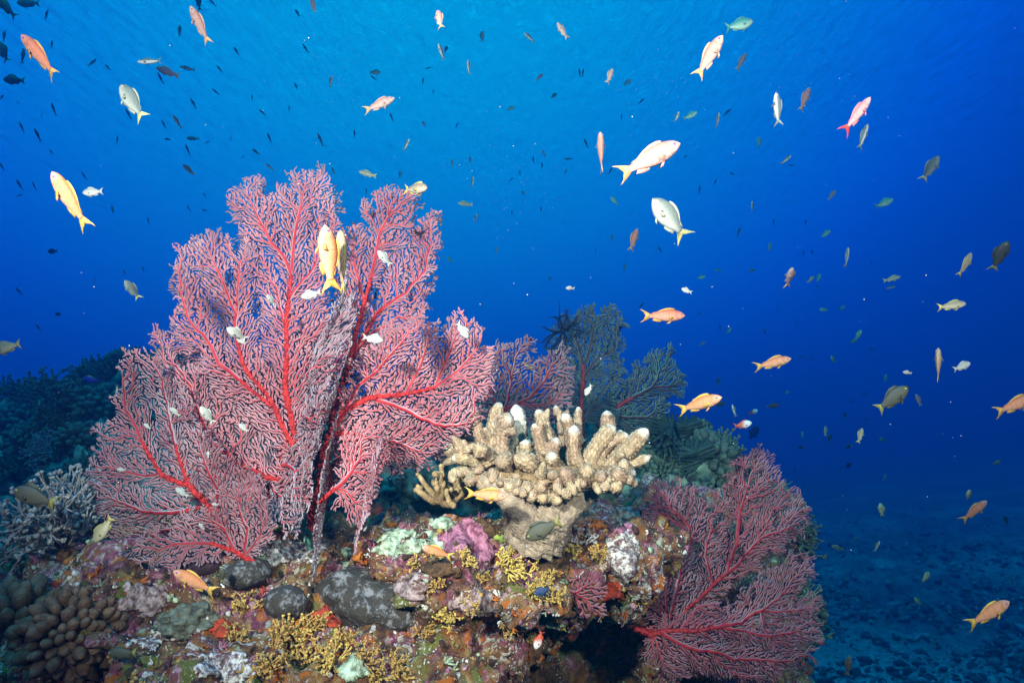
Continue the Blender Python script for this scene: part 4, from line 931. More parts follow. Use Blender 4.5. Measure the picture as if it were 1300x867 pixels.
for i, (px, py, w, h, m, nm, lab) in enumerate([
  (592, 682, 34, 20, M_PINK, 'pink_crust', 'knobbly pink coralline crust left of centre below the tan orange fish'), (612, 700, 20, 12, M_PINK, 'pink_crust', 'second pink coralline crust, lower and closer to the brown turf'), (664, 712, 18, 12, M_PINK, 'pink_crust', 'pink coralline crust among yellow soft corals below the olive damselfish'), (795, 672, 16, 10, M_PINK, 'pink_crust', 'pink coralline crust at the left edge of the crimson fan'), (520, 612, 26, 14, M_PINK, 'pink_crust', 'mauve pink crust on the ledge at the right foot of the tallest fan'),
  (505, 690, 34, 20, M_GRN, 'green_crust', 'pale mint green crust above the large boulder coral'), (545, 688, 20, 13, M_GRN, 'green_crust', 'pale mint green crust near the orange fish heading left'), (560, 664, 20, 7, M_GRN, 'green_crust', 'thin yellowish green crust below the small finger coral'), (446, 700, 14, 11, M_GRN, 'green_crust', 'mint green crust beside the hanging blades of the tallest fan'), (446, 848, 20, 16, M_GRN, 'green_crust', 'pale green crust near the bottom edge under the boulder coral'),
  (464, 710, 15, 10, M_ORA, 'orange_sponge', 'bright orange sponge above the boulder coral'), (576, 634, 12, 8, M_ORA, 'orange_sponge', 'orange sponge under the small finger coral'), (498, 668, 9, 6, M_ORA, 'orange_sponge', 'small orange sponge above the mint crust'), (86, 712, 12, 7, M_ORA, 'orange_sponge', 'orange sponge below the pale soft coral on the left'), (330, 742, 14, 9, M_RED, 'red_sponge', 'reddish sponge right of the flat boulder coral'), (283, 800, 20, 12, M_RED, 'red_sponge', 'red brown sponge with torn edges at lower left'), (420, 784, 24, 12, M_RED, 'red_sponge', 'red sponge directly below the large boulder coral'), (384, 800, 16, 14, M_ORA, 'orange_sponge', 'orange sponge among the yellow soft corals'), (436, 812, 14, 10, M_ORA, 'orange_sponge', 'orange sponge under the right end of the boulder coral'), (776, 752, 20, 14, M_RED, 'red_sponge', 'dark red sponge right of the smallest sea fan'), (760, 665, 13, 8, M_ORA, 'orange_sponge', 'orange sponge under the big finger coral base'),
  (632, 668, 30, 18, M_BRN, 'brown_turf', 'brown turf patch beneath the orange fish by the finger coral'), (700, 715, 24, 16, M_BRN, 'brown_turf', 'brown turf patch under the olive damselfish'), (560, 722, 26, 13, M_BRN, 'brown_turf', 'brown turf patch under the second orange fish'),
  (838, 768, 34, 46, M_SPK, 'speckled_crust', 'brown encrusting coral dotted white beside the stem of the crimson fan'), (790, 700, 22, 34, M_WHT, 'white_crust', 'white frosted crust left of the crimson fan'), (370, 700, 40, 16, M_WHT, 'white_crust', 'white crust below the grey edge-on blades'), (220, 820, 46, 24, M_WHT, 'white_crust', 'white and mauve crust near the bottom left'), (290, 846, 40, 20, M_WHT, 'white_crust', 'white crust along the bottom edge left of the yellow soft corals'), (180, 760, 36, 22, M_LIL, 'lilac_crust', 'lilac crust below the low sea fan'), (520, 745, 24, 16, M_LIL, 'lilac_crust', 'lilac crust right of the large boulder coral'), (600, 765, 30, 18, M_LIL, 'lilac_crust', 'lilac crust in the middle of the reef face'), (480, 640, 22, 16, M_RED, 'red_sponge', 'dark red sponge in the shade of the tallest fan'), (366, 670, 18, 5, M_ALG, 'green_algae', 'thin strip of bright green algae below the edge-on blades'), (640, 680, 16, 8, M_ALG, 'green_algae', 'olive green algae at the foot of the finger coral')]):
    crust(nm, px, py, w, h, m, lab, nm.replace('_', ' ') if 'sponge' not in nm else 'sponge', .005, i + 1, group=nm.replace('_', ' ') + 's on the reef')

# feather stars
def feather_star(px, py, d, size, label, seed, down=0.2):
    g = np.random.default_rng(seed); m = MB(); c = NV(at(px, py, d)); s = size * d / FPX
    V, F = ICO1; m.add(V * s * .14 + c, F, (.006, .007, .01))
    for k in range(16):
        a = k / 16 * 6.283 + g.normal(0, .15); dr = NV(RT) * math.cos(a) + NV(UP) * math.sin(a) - NV(FW) * g.uniform(0, .7); dr /= np.linalg.norm(dr); pts = [c]; cur = dr.copy(); bend = g.normal(0, .12, 3)
        for i in range(12): cur = cur + bend + g.normal(0, .04, 3); cur /= np.linalg.norm(cur); pts.append(pts[-1] + cur * s * g.uniform(.75, 1.05) / 11)
        V, F, _ = tube(pts, np.linspace(s * .028, s * .012, 13), 5); m.add(V, F, (.006, .007, .01))
        pts = np.array(pts)
        for i in range(1, 13):
            t, u, w = frame(pts[i] - pts[i - 1])
            for sg in (-1, 1):
                q = pts[i] + (u * sg + t * .5) * s * .15 * (1 - .4 * i / 13); V, F, _ = tube([pts[i], (pts[i] + q) / 2, q], [s * .012, s * .012, s * .006], 4); m.add(V, F, (.01, .012, .014))
    o = m.build('feather_star', material('feather_star_black', attr=True, rough=.7)); tag(o, label, 'feather star', 'black feather stars')
feather_star(714, 420, 2.82, 34, 'larger black feather star clinging to the dark teal fan', 1)
feather_star(534, 298, 1.53, 15, 'little black feather star among the top right twigs of the tallest fan', 2)
feather_star(938, 699, 1.68, 10, 'tiny dark purple feather star in the middle of the crimson fan', 3)
feather_star(838, 604, 1.8, 12, 'small dark feather star on the uppermost left twigs of the crimson fan', 4)

# coral heads on the far reef: bushes, knobs, plates
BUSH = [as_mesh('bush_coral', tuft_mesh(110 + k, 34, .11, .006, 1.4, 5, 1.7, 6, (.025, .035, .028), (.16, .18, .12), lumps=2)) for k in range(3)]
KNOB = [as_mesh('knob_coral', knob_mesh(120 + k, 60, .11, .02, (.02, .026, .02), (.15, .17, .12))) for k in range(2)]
def plate_mesh(seed):
    g = np.random.default_rng(seed); m = MB()
    for q in range(7):
        a0 = g.uniform(-.5, .5); z = q * .028; r0 = .16 * g.uniform(.7, 1)
        for b in range(16):
            a = -1.6 + 3.2 * b / 15 + a0 + g.normal(0, .06); d = np.array([math.sin(a), -math.cos(a), g.uniform(.02, .22)]); pts = [np.array([0, 0, z])] ; cur = d
            for i in range(6): cur = cur + g.normal(0, .06, 3); pts.append(pts[-1] + cur / np.linalg.norm(cur) * r0 / 6)
            V, F, _ = tube(pts, np.linspace(.013, .007, 7), 6, .1, g); m.add(V, F, np.array([.04, .06, .045]) * g.uniform(.7, 1.5))
    return np.vstack(m.v), m.f, np.vstack(m.c)
PLATE = [as_mesh('plate_coral', plate_mesh(130 + k)) for k in range(2)]
FARC = [(78, 512, 'bush', 1.15, 'brown stubby bush coral on the left slope under the blue damselfish'), (120, 455, 'bush', .9, ''), (150, 440, 'knob', .8, ''), (176, 446, 'bush', .8, ''), (100, 470, 'bush', .9, ''), (60, 500, 'knob', .8, ''), (20, 492, 'bush', 1., ''), (40, 520, 'bush', 1., ''), (8, 540, 'knob', 1., ''), (30, 560, 'knob', .8, ''), (100, 560, 'knob', .7, ''), (130, 520, 'knob', .9, ''), (60, 545, 'bush', .8, ''), (20, 600, 'bush', .8, ''), (50, 620, 'knob', .5, ''), (120, 590, 'bush', .5, ''), (95, 600, 'knob', .5, ''), (140, 480, 'bush', .9, ''),
        (845, 572, 'plate', .8, 'greenish plate coral of layered fingers right of the big finger coral'), (872, 562, 'plate', .6, ''), (882, 548, 'knob', .6, ''), (905, 580, 'knob', .9, ''), (925, 575, 'bush', .8, ''), (890, 596, 'plate', .6, ''), (850, 600, 'bush', .7, ''), (915, 605, 'knob', .7, ''), (960, 600, 'bush', .7, ''), (985, 622, 'bush', .6, ''), (1010, 650, 'knob', .6, ''), (1020, 690, 'bush', .7, ''), (1030, 720, 'knob', .6, ''), (990, 660, 'bush', .7, ''), (820, 590, 'knob', .6, ''), (600, 560, 'bush', .6, ''), (870, 580, 'bush', .6, ''), (1015, 760, 'bush', .7, '')]
for i, (px, py, k, s, lab) in enumerate(FARC):
    h = None; y_ = py
    for dy in range(0, 80, 6):
        h = hit(px, py + dy)
        if h: break
    if not h: continue
    me = {'bush': BUSH[i % 3], 'knob': KNOB[i % 2], 'plate': PLATE[i % 2]}[k]; nm = k + '_coral'
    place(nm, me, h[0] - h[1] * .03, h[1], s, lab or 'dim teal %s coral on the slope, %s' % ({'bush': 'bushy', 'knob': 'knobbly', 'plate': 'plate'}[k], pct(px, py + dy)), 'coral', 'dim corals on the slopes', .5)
# white-tipped coral on the shoulder
p, n = spot(990, 625); place('white_tipped_coral', as_mesh('white_tipped_coral', tuft_mesh(140, 8, .08, .009, 1.2, 2, 1.6, 6, (.06, .14, .10), (.3, .48, .40))), p, n, .5, 'small mint and white tipped coral behind the top of the crimson fan', 'coral')

# small growth that covers the rock everywhere
def growth(name, o, count, palette, rmin, rmax, ymax, seed, kinds=(1, 1), up=-.2, label=None):
    g = np.random.default_rng(seed); me = o.data; n = len(me.polygons)
    ar = np.empty(n, np.float32); me.polygons.foreach_get('area', ar); ce = np.empty(n * 3, np.float32); me.polygons.foreach_get('center', ce); ce = ce.reshape(-1, 3); no = np.empty(n * 3, np.float32); me.polygons.foreach_get('normal', no); no = no.reshape(-1, 3)
    view = np.array(CAM[:]) - ce; ok = (ce[:, 1] < ymax) & (ce[:, 1] > .6) & ((no * view).sum(1) / np.linalg.norm(view, axis=1) > -.1) & (ce[:, 2] > .55)
    w = ar * ok; w = w / w.sum(); pick = g.choice(n, count, p=w); V1, F1 = ICO1; V2, F2 = ICO2; m = MB()
    pal = np.array(palette)
    for i in pick:
        t, a, b = frame(no[i]); c = pal[g.integers(len(pal))] * g.uniform(.6, 1.25); r = rmin * (rmax / rmin) ** g.random() ** 1.5
        cl = noise.noise(Vector(ce[i]) * 9)
        if g.random() < .62:
            for q in range(g.integers(1, 5)):
                s = r * g.uniform(.4, 1); h = s * g.uniform(.6, 1.8); W_ = V1 * (1 + g.normal(0, .14, (len(V1), 1)))
                m.add(ce[i] + (a * g.normal() + b * g.normal()) * r * .8 + W_[:, :1] * a * s + W_[:, 1:2] * b * s + W_[:, 2:] * t * h, F1, c * g.uniform(.8, 1.2))
        else:
            for q in range(g.integers(3, 7)):
                d = t + (a * g.normal() + b * g.normal()) * .6; d /= np.linalg.norm(d); e = ce[i] + d * r * g.uniform(1.2, 2.6); V, F, _ = tube([ce[i], (ce[i] + e) / 2 + g.normal(0, r * .15, 3), e], [r * .3, r * .28, r * .2], 5); m.add(V, F, c * g.uniform(.8, 1.2))
    ob = m.build(name, M_ATTR); tag(ob, kind='stuff')
def rubble():
    g = np.random.default_rng(9); m = MB(); V1, F1 = ICO1; me = bpy.data.objects['seabed']; bv = bvh_of(me)
    for i in range(12000):
        px, py = g.uniform(1000, 1330), 640 + 240 * g.random() ** .8; l, n, _, d = bv.ray_cast(CAM, ray(px, py))
        if l is None or d > 30 or noise.noise(Vector((l.x * .6, l.y * .6, 4))) + noise.noise(Vector((l.x * 2, l.y * 2, 8))) * .5 < g.normal(0.05, .25): continue
        r = .008 + .055 * g.random() ** 6; a = g.uniform(0, 6.28); S = r * np.array([g.uniform(.7, 1.9), g.uniform(.5, 1.1), g.uniform(.4, .9)])
        W_ = V1 * (1 + g.normal(0, .16, (len(V1), 1))) * S; ca, sa = math.cos(a), math.sin(a); W_ = np.stack([W_[:, 0] * ca - W_[:, 1] * sa, W_[:, 0] * sa + W_[:, 1] * ca, W_[:, 2] + W_[:, 0] * g.normal(0, .25)], 1)
        m.add(W_ + NV(l) + np.array([g.normal(0, .05), g.normal(0, .05), r * .1]), F1, np.array([.10, .108, .11]) * (.35 + 2.6 * g.random() ** 3))
    tag(m.build('coral_rubble', M_ATTR), kind='stuff')
rubble()
def specks():
    g = np.random.default_rng(12); m = MB(); V1, F1 = ICO1
    for i in range(520):
        d = g.uniform(.8, 5); p = NV(at(g.uniform(-100, 1400), g.uniform(-60, 760), d)); m.add(V1 * g.uniform(.0005, .0013) * (1 + .25 * d) * .6 + p, F1, (.5, .5, .48))
    for i in range(420):
        c = [(415, 85), (650, 235), (835, 95), (1010, 60)][i % 4]; d = g.uniform(2.2, 3.4); p = NV(at(c[0] + g.normal(0, 34), c[1] + g.normal(0, 38), d)); m.add(V1 * g.uniform(.0006, .0016) + p, F1, (.6, .6, .6))
    tag(m.build('drifting_specks', M_ATTR), kind='stuff')
specks()
growth('reef_turf', reef, 6500, [(.08, .03, .03), (.12, .05, .06), (.30, .10, .17), (.4, .22, .28), (.62, .58, .54), (.66, .62, .6), (.12, .10, .03), (.2, .17, .05), (.42, .11, .015), (.05, .03, .02), (.25, .035, .02), (.36, .44, .3), (.10, .07, .04), (.42, .26, .07)], .0022, .0085, 2.1, 5)
growth('coral_thicket', reef2, 4200, [(.03, .045, .035), (.06, .08, .06), (.11, .13, .09), (.17, .19, .14), (.06, .035, .05), (.32, .36, .3)], .006, .028, 4.4, 6)
# ------------------------------------------------------------------ fish
def fish_mesh(name, prof, col, bend=0.0, tail=(.18, .15, .5), dorsal=(.24, .70, .034, .036), anal=(.52, .69, .05), pelvic=.045, pect=.11, eye=.024, eyex=.10, eyez=.03, K=12, fin_c=(.6, .4, .1), spot=None, iris=(.55, .5, .5), tailc=None, trail=0.0, dorsc=None):
    """nose at x = +0.5, tail tip near x = -0.5, dorsal side +z; one continuous mesh with its own colours"""
    pr = np.array(prof, float); xs = np.linspace(0, 1, 30) ** .9 * pr[-1, 0]
    top, bot, wid = [np.interp(xs, pr[:, 0], pr[:, k]) for k in (1, 2, 3)]
    for a in (top, bot, wid): a[1:-1] = (a[:-2] + 2 * a[1:-1] + a[2:]) / 4
    m = MB(); V, cs = [], []
    for x, t, b, w in zip(xs, top, bot, wid):
        for j in range(K):
            a = j / K * 2 * math.pi; zc, hh = (t + b) / 2, (t - b) / 2; s_ = math.sin(a)
            z = zc + hh * s_; y = w * math.copysign(abs(math.cos(a)) ** .85, math.cos(a)) * (1 - .12 * s_)
            V.append((x, y, z)); cs.append(col(x, s_, z))
    n = len(xs); F = [(i * K + j, (i + 1) * K + j, (i + 1) * K + (j + 1) % K, i * K + (j + 1) % K) for i in range(n - 1) for j in range(K)] + [tuple(range(K)), tuple(range((n - 1) * K, n * K))[::-1]]
    m.add(V, F, np.array(cs))
    it = lambda x, a: float(np.interp(x, xs, a))
    def fin(pts, c):          # a thin lens-shaped fin: outline in x,z, a few mm thick at its root
        pts = np.array(pts, float); k = len(pts); q = []
        for p in pts: q.append((p[0], p[2] if len(p) > 2 else 0, p[1]))
        q = np.array(q); off = np.zeros((k, 3)); off[:, 1] = .0035
        m.add(np.vstack([q + off, q - off]), [tuple(range(k)), tuple(range(2 * k - 1, k - 1, -1))] + [(i, k + i, k + (i + 1) % k, (i + 1) % k) for i in range(k)], c)
    x0, x1, h0, h1 = dorsal; dp = np.linspace(x0, x1, 9)
    up = [(x, it(x, top) + (h0 + (h1 - h0) * (x - x0) / (x1 - x0)) * math.sin(math.pi * min(1, .12 + (x - x0) / (x1 - x0) * 1.0) ** .7) * (1 + .08 * (i % 2)) + .004) for i, x in enumerate(dp)]
    up[-1] = (x1 + .05, up[-2][1] * .8)
    fin([(x, it(x, top) - .012) for x in dp[::-1]] + up, dorsc or fin_c)
    ax = np.linspace(anal[0], anal[1], 6)
    fin([(x, it(x, bot) + .012) for x in ax] + [(anal[1] + .05, it(anal[1], bot) - anal[2] * .75), (ax[3], it(ax[3], bot) - anal[2]), (ax[1], it(ax[1], bot) - anal[2] * .6)], fin_c)
    xe = xs[-1]; L, hgt, notch = tail
    t_, b_ = top[-1], bot[-1]
    fin([(xe - .03, b_ * .9), (xe - .03, t_ * .9), (xe + L * .35, t_ + hgt * .45), (xe + L * .8, t_ + hgt * .85), (xe + L + trail, t_ + hgt * 1.05), (xe + L * .72, t_ + hgt * .5), (xe + L * (1 - notch), t_ * .3), (xe + L * (1 - notch) - .01, 0), (xe + L * (1 - notch), b_ * .3), (xe + L * .72, b_ - hgt * .5), (xe + L + trail, b_ - hgt * 1.05), (xe + L * .8, b_ - hgt * .85), (xe + L * .35, b_ - hgt * .45)], tailc or fin_c)
    for s in (-1, 1):
        fin([(.30, it(.30, bot) + .02, s * .02), (.34, it(.34, bot) + .012, s * .02), (.42, it(.4, bot) - pelvic * 1.0, s * .05), (.36, it(.36, bot) - pelvic * .8, s * .05)], fin_c)
        w = it(.27, wid); V = [(.27, s * (w - .004), -.02), (.275, s * (w - .004), -.055), (.36, s * (w + pect * .35), -.085), (.27 + pect, s * (w + pect * .5), -.05), (.38, s * (w + pect * .4), -.015)]
        m.add(V + [(a, b - s * .004, c) for a, b, c in V], [(0, 1, 2, 3, 4), (9, 8, 7, 6, 5), (2, 7, 8, 3), (3, 8, 9, 4), (1, 6, 7, 2), (0, 4, 9, 5)], np.array(fin_c) * .9)
        Ve, Fe = ICO2; w = it(eyex, wid)
        f = Ve[:, 1] * s; d = np.sqrt(Ve[:, 0] ** 2 + Ve[:, 2] ** 2)
        ce = np.where(d[:, None] < .55, np.array([.006, .006, .01]), np.array(iris))
        m.add(Ve * np.array([eye, eye * .5, eye]) + np.array([eyex, s * w * .88, eyez]), Fe, ce)
    if spot:
        Ve, Fe = ICO2
        for s in (-1, 1): m.add(Ve * np.array([spot[2], .012, spot[2] * 1.1]) + np.array([spot[0], s * (it(spot[0], wid) * .93), spot[1]]), Fe, (.008, .008, .012))
    V = np.vstack(m.v)
    if bend:                   # the body's own swimming curve
        x = V[:, 0]; k = np.clip((x - .25) / .75, 0, 1.4); V[:, 1] += bend * k ** 2; V[:, 0] -= abs(bend) * .35 * k ** 2
    L_ = V[:, 0].max() - V[:, 0].min(); V = V / L_; V[:, 0] = .5 - (V[:, 0] - V[:, 0].min()); V[:, 1] = V[:, 1]
    V[:, 1] *= -1
    me = as_mesh(name, (V, m.f, np.vstack(m.c)), M_FISH)
    return me
M_FISH = material('fish_skin', c2=(.78, .76, .78), scale=34, detail=3, attr=True, rough=.5, spec=.35, vary=.22, bump=.25, bscale=70)
mixc = lambda a, b, t: np.array(a) + (np.array(b) - np.array(a)) * float(np.clip(t, 0, 1))
ANTH = [(0, 0, 0, .002), (.02, .045, -.03, .028), (.07, .085, -.07, .05), (.14, .12, -.105, .066), (.24, .150, -.135, .078), (.34, .158, -.145, .08), (.45, .148, -.138, .072), (.56, .122, -.112, .055), (.66, .085, -.08, .036), (.74, .058, -.056, .022), (.80, .05, -.05, .014)]
ANTH = [(a, b_ * .9, c_ * .9, d_) for a, b_, c_, d_ in ANTH]
CHRO = [(0, 0, 0, .002), (.02, .045, -.035, .03), (.07, .10, -.08, .055), (.15, .15, -.135, .075), (.26, .188, -.18, .088), (.38, .195, -.19, .088), (.5, .175, -.17, .075), (.62, .12, -.12, .05), (.72, .068, -.068, .028), (.79, .055, -.055, .016)]
SLIM = [(0, 0, 0, .002), (.03, .035, -.03, .025), (.10, .07, -.065, .045), (.22, .098, -.095, .06), (.36, .105, -.105, .06), (.5, .095, -.095, .052), (.64, .065, -.065, .034), (.74, .042, -.042, .02), (.8, .035, -.035, .012)]
DEEP = [(0, 0, 0, .002), (.02, .06, -.05, .03), (.08, .13, -.11, .06), (.17, .20, -.18, .085), (.3, .25, -.235, .095), (.44, .25, -.24, .09), (.57, .2, -.2, .07), (.68, .12, -.12, .04), (.76, .07, -.07, .02), (.8, .06, -.06, .014)]
def c_anth(back, belly, head):
    def f(x, s, z):
        c = mixc(mixc(belly, back, s * .6 + .45), head, (.2 - x) * 6)
        return c * (.72 if abs(x - .215 + .05 * s * s) < .014 and s < .7 else 1) * (1 - .18 * (s > .75)) * (1 - .05 * (int(x * 60 + s * 4) % 2))
    return f
def c_two(back, belly, k=.5):
    return lambda x, s, z: mixc(belly, back, s * 2.2 + k)
FM = {}
for b, tagb in ((0, ''), (.10, 'l'), (-.10, 'r')):
    FM['A' + tagb] = fish_mesh('orange_anthias', ANTH, c_anth((.52, .14, .05), (.54, .27, .17), (.54, .27, .19)), b, (.19, .10, .5), fin_c=(.52, .30, .06), iris=(.35, .12, .35), trail=.03)
    FM['P' + tagb] = fish_mesh('pink_anthias', ANTH, c_anth((.48, .21, .15), (.53, .37, .33), (.53, .35, .29)), b, (.19, .095, .5), fin_c=(.56, .34, .26), iris=(.35, .12, .35), tailc=(.62, .36, .14), trail=.02)
    FM['M' + tagb] = fish_mesh('magenta_anthias', SLIM, c_anth((.58, .22, .25), (.62, .44, .43), (.62, .4, .4)), b, (.2, .12, .6), fin_c=(.72, .22, .26), tailc=(.70, .06, .08), trail=.03)
    FM['C' + tagb] = fish_mesh('silver_chromis', CHRO, c_two((.10, .13, .12), (.34, .38, .36)), b, (.18, .14, .58), fin_c=(.30, .34, .26), tailc=(.52, .50, .18), spot=(.30, -.02, .026), eye=.03)
    FM['W' + tagb] = fish_mesh('pale_chromis', CHRO, c_two((.22, .245, .235), (.38, .40, .39)), b, (.18, .12, .5), dorsal=(.26, .68, .045, .04), anal=(.52, .68, .05), pelvic=.03, fin_c=(.34, .36, .32), eye=.032)
    FM['S' + tagb] = fish_mesh('slender_fish', SLIM, c_two((.05, .09, .11), (.50, .52, .50), .35), b, (.18, .11, .62), fin_c=(.10, .14, .15), tailc=(.14, .18, .16))
    FM['D' + tagb] = fish_mesh('dark_slender_fish', [(a, b_ * .78, c_ * .78, d_ * .85) for a, b_, c_, d_ in SLIM], c_two((.02, .045, .06), (.06, .10, .11), .4), b, (.18, .09, .62), dorsal=(.3, .68, .03, .03), anal=(.52, .68, .03), pelvic=.02, pect=.08, fin_c=(.015, .03, .04))  # colour darkened to stand for distant fish the strobes do not light
    FM['Y' + tagb] = fish_mesh('yellow_tailed_fish', ANTH, c_two((.28, .21, .13), (.5, .42, .32)), b, (.18, .095, .5), fin_c=(.48, .42, .10), tailc=(.6, .45, .08))
FM['G'] = fish_mesh('green_chromis', CHRO, c_two((.05, .22, .18), (.30, .48, .40)), .04, (.18, .13, .58), fin_c=(.08, .28, .22))
FM['O'] = fish_mesh('olive_damselfish', CHRO, c_two((.045, .05, .034), (.07, .072, .045)), .03, (.17, .13, .45), dorsal=(.2, .7, .05, .07), fin_c=(.05, .055, .03), tailc=(.2, .19, .05), spot=(.30, -.02, .024), eye=.028, iris=(.4, .34, .12))
FM['K'] = fish_mesh('black_damselfish', DEEP, c_two((.006, .006, .01), (.008, .009, .014)), 0, (.16, .14, .35), fin_c=(.006, .006, .01))
FM['B'] = fish_mesh('blue_damselfish', CHRO, c_two((.02, .03, .32), (.01, .04, .42)), 0, (.16, .12, .35), fin_c=(.02, .03, .3), dorsc=(.55, .45, .05))
FM['N'] = fish_mesh('navy_damselfish', DEEP, c_two((.012, .025, .10), (.02, .05, .17)), 0, (.16, .13, .3), fin_c=(.01, .02, .08))
FM['R'] = fish_mesh('red_and_white_fish', CHRO, lambda x, s, z: mixc((.62, .62, .66), (.45, .06, .03), (x - .32) * 4 + s * .3), 0, (.18, .12, .5), fin_c=(.4, .05, .03))
FM['T'] = fish_mesh('black_triggerfish', DEEP, c_two((.005, .005, .008), (.006, .006, .01)), 0, (.16, .10, .25), dorsal=(.5, .74, .14, .05), anal=(.5, .74, .13), fin_c=(.005, .005, .008))
FM['X'] = fish_mesh('yellow_bellied_wrasse', SLIM, c_two((.03, .03, .025), (.62, .52, .03), .5), .03, (.15, .07, .2), dorsal=(.22, .72, .03, .03), fin_c=(.2, .17, .03))
FM['V'] = fish_mesh('yellow_damselfish', CHRO, c_two((.24, .22, .12), (.40, .38, .25)), .04, (.17, .12, .4), fin_c=(.32, .27, .08), eye=.03)
LREAL = dict(A=.10, P=.090, M=.09, C=.085, W=.042, S=.06, D=.085, Y=.07, G=.075, O=.085, K=.07, B=.06, N=.05, R=.07, T=.2, X=.065, V=.05)
NICE = dict(A='orange anthias', P='pale pink anthias', M='magenta anthias', C='silver grey chromis', W='pale little damselfish', S='slim white bellied fish', D='tiny dark slender fish', Y='small yellow tailed fish', G='small green chromis', O='olive damselfish', K='small black fish', B='blue damselfish', N='navy damselfish', R='little red and white fish', T='black fish', X='wrasse', V='pale yellow damselfish')
CATS = dict(A='anthias', P='anthias', M='anthias', X='wrasse', T='triggerfish')
GRP = dict(A='anthias over the reef', P='anthias over the reef', M='anthias over the reef', D='small dark fish in the open water', S='slim fish in the open water')
FN = {k: FM[k].name.split('.')[0] for k in FM}
def fish(kind, px, py, ln, th, yaw=0.0, roll=0.0, label=None, real=None, lab_pos=None):
    k = kind[0]; L = real or LREAL[k]
    d = L * max(.35, math.cos(R(yaw))) * FPX / ln
    if k == 'W': d = min(d, 1.36)
    for ex in (-.45, 0, .45):
        h = hit(px + ex * ln * math.cos(R(th)), py - ex * ln * math.sin(R(th)))
        if h: d = min(d, h[2] * ray(px, py).dot(FW) - .045)
    s = d * ln / FPX / max(.35, math.cos(R(yaw)))
    t = R(th); hd = (RT * math.cos(t) + UP * math.sin(t)) * math.cos(R(yaw)) - FW * math.sin(R(yaw)); hd.normalize()
    sg = 1 if math.cos(t) >= -1e-6 else -1
    up = (UP * math.cos(t) - RT * math.sin(t)) * sg; up = (up - hd * up.dot(hd)).normalized()
    up = Matrix.Rotation(R(roll) * sg, 3, hd) @ up; up.normalize(); lf = up.cross(hd)
    o = bpy.data.objects.new(FN[kind], FM[kind]); link(o)
    M = Matrix((hd, lf, up)).transposed().to_4x4() @ Matrix.Scale(s, 4); M.translation = at(px, py, d); o.matrix_world = M
    dirs = ['right', 'up and right', 'upward', 'up and left', 'left', 'down and left', 'downward', 'down and right'][int(((th % 360) + 22.5) // 45) % 8]
    o['label'] = label or '%s heading %s, %s' % (NICE[k], dirs, pct(px, py))
    o['category'] = CATS.get(k, 'fish'); o['group'] = GRP.get(k, FN[kind].replace('_', ' ') + 's by the reef')
    return o
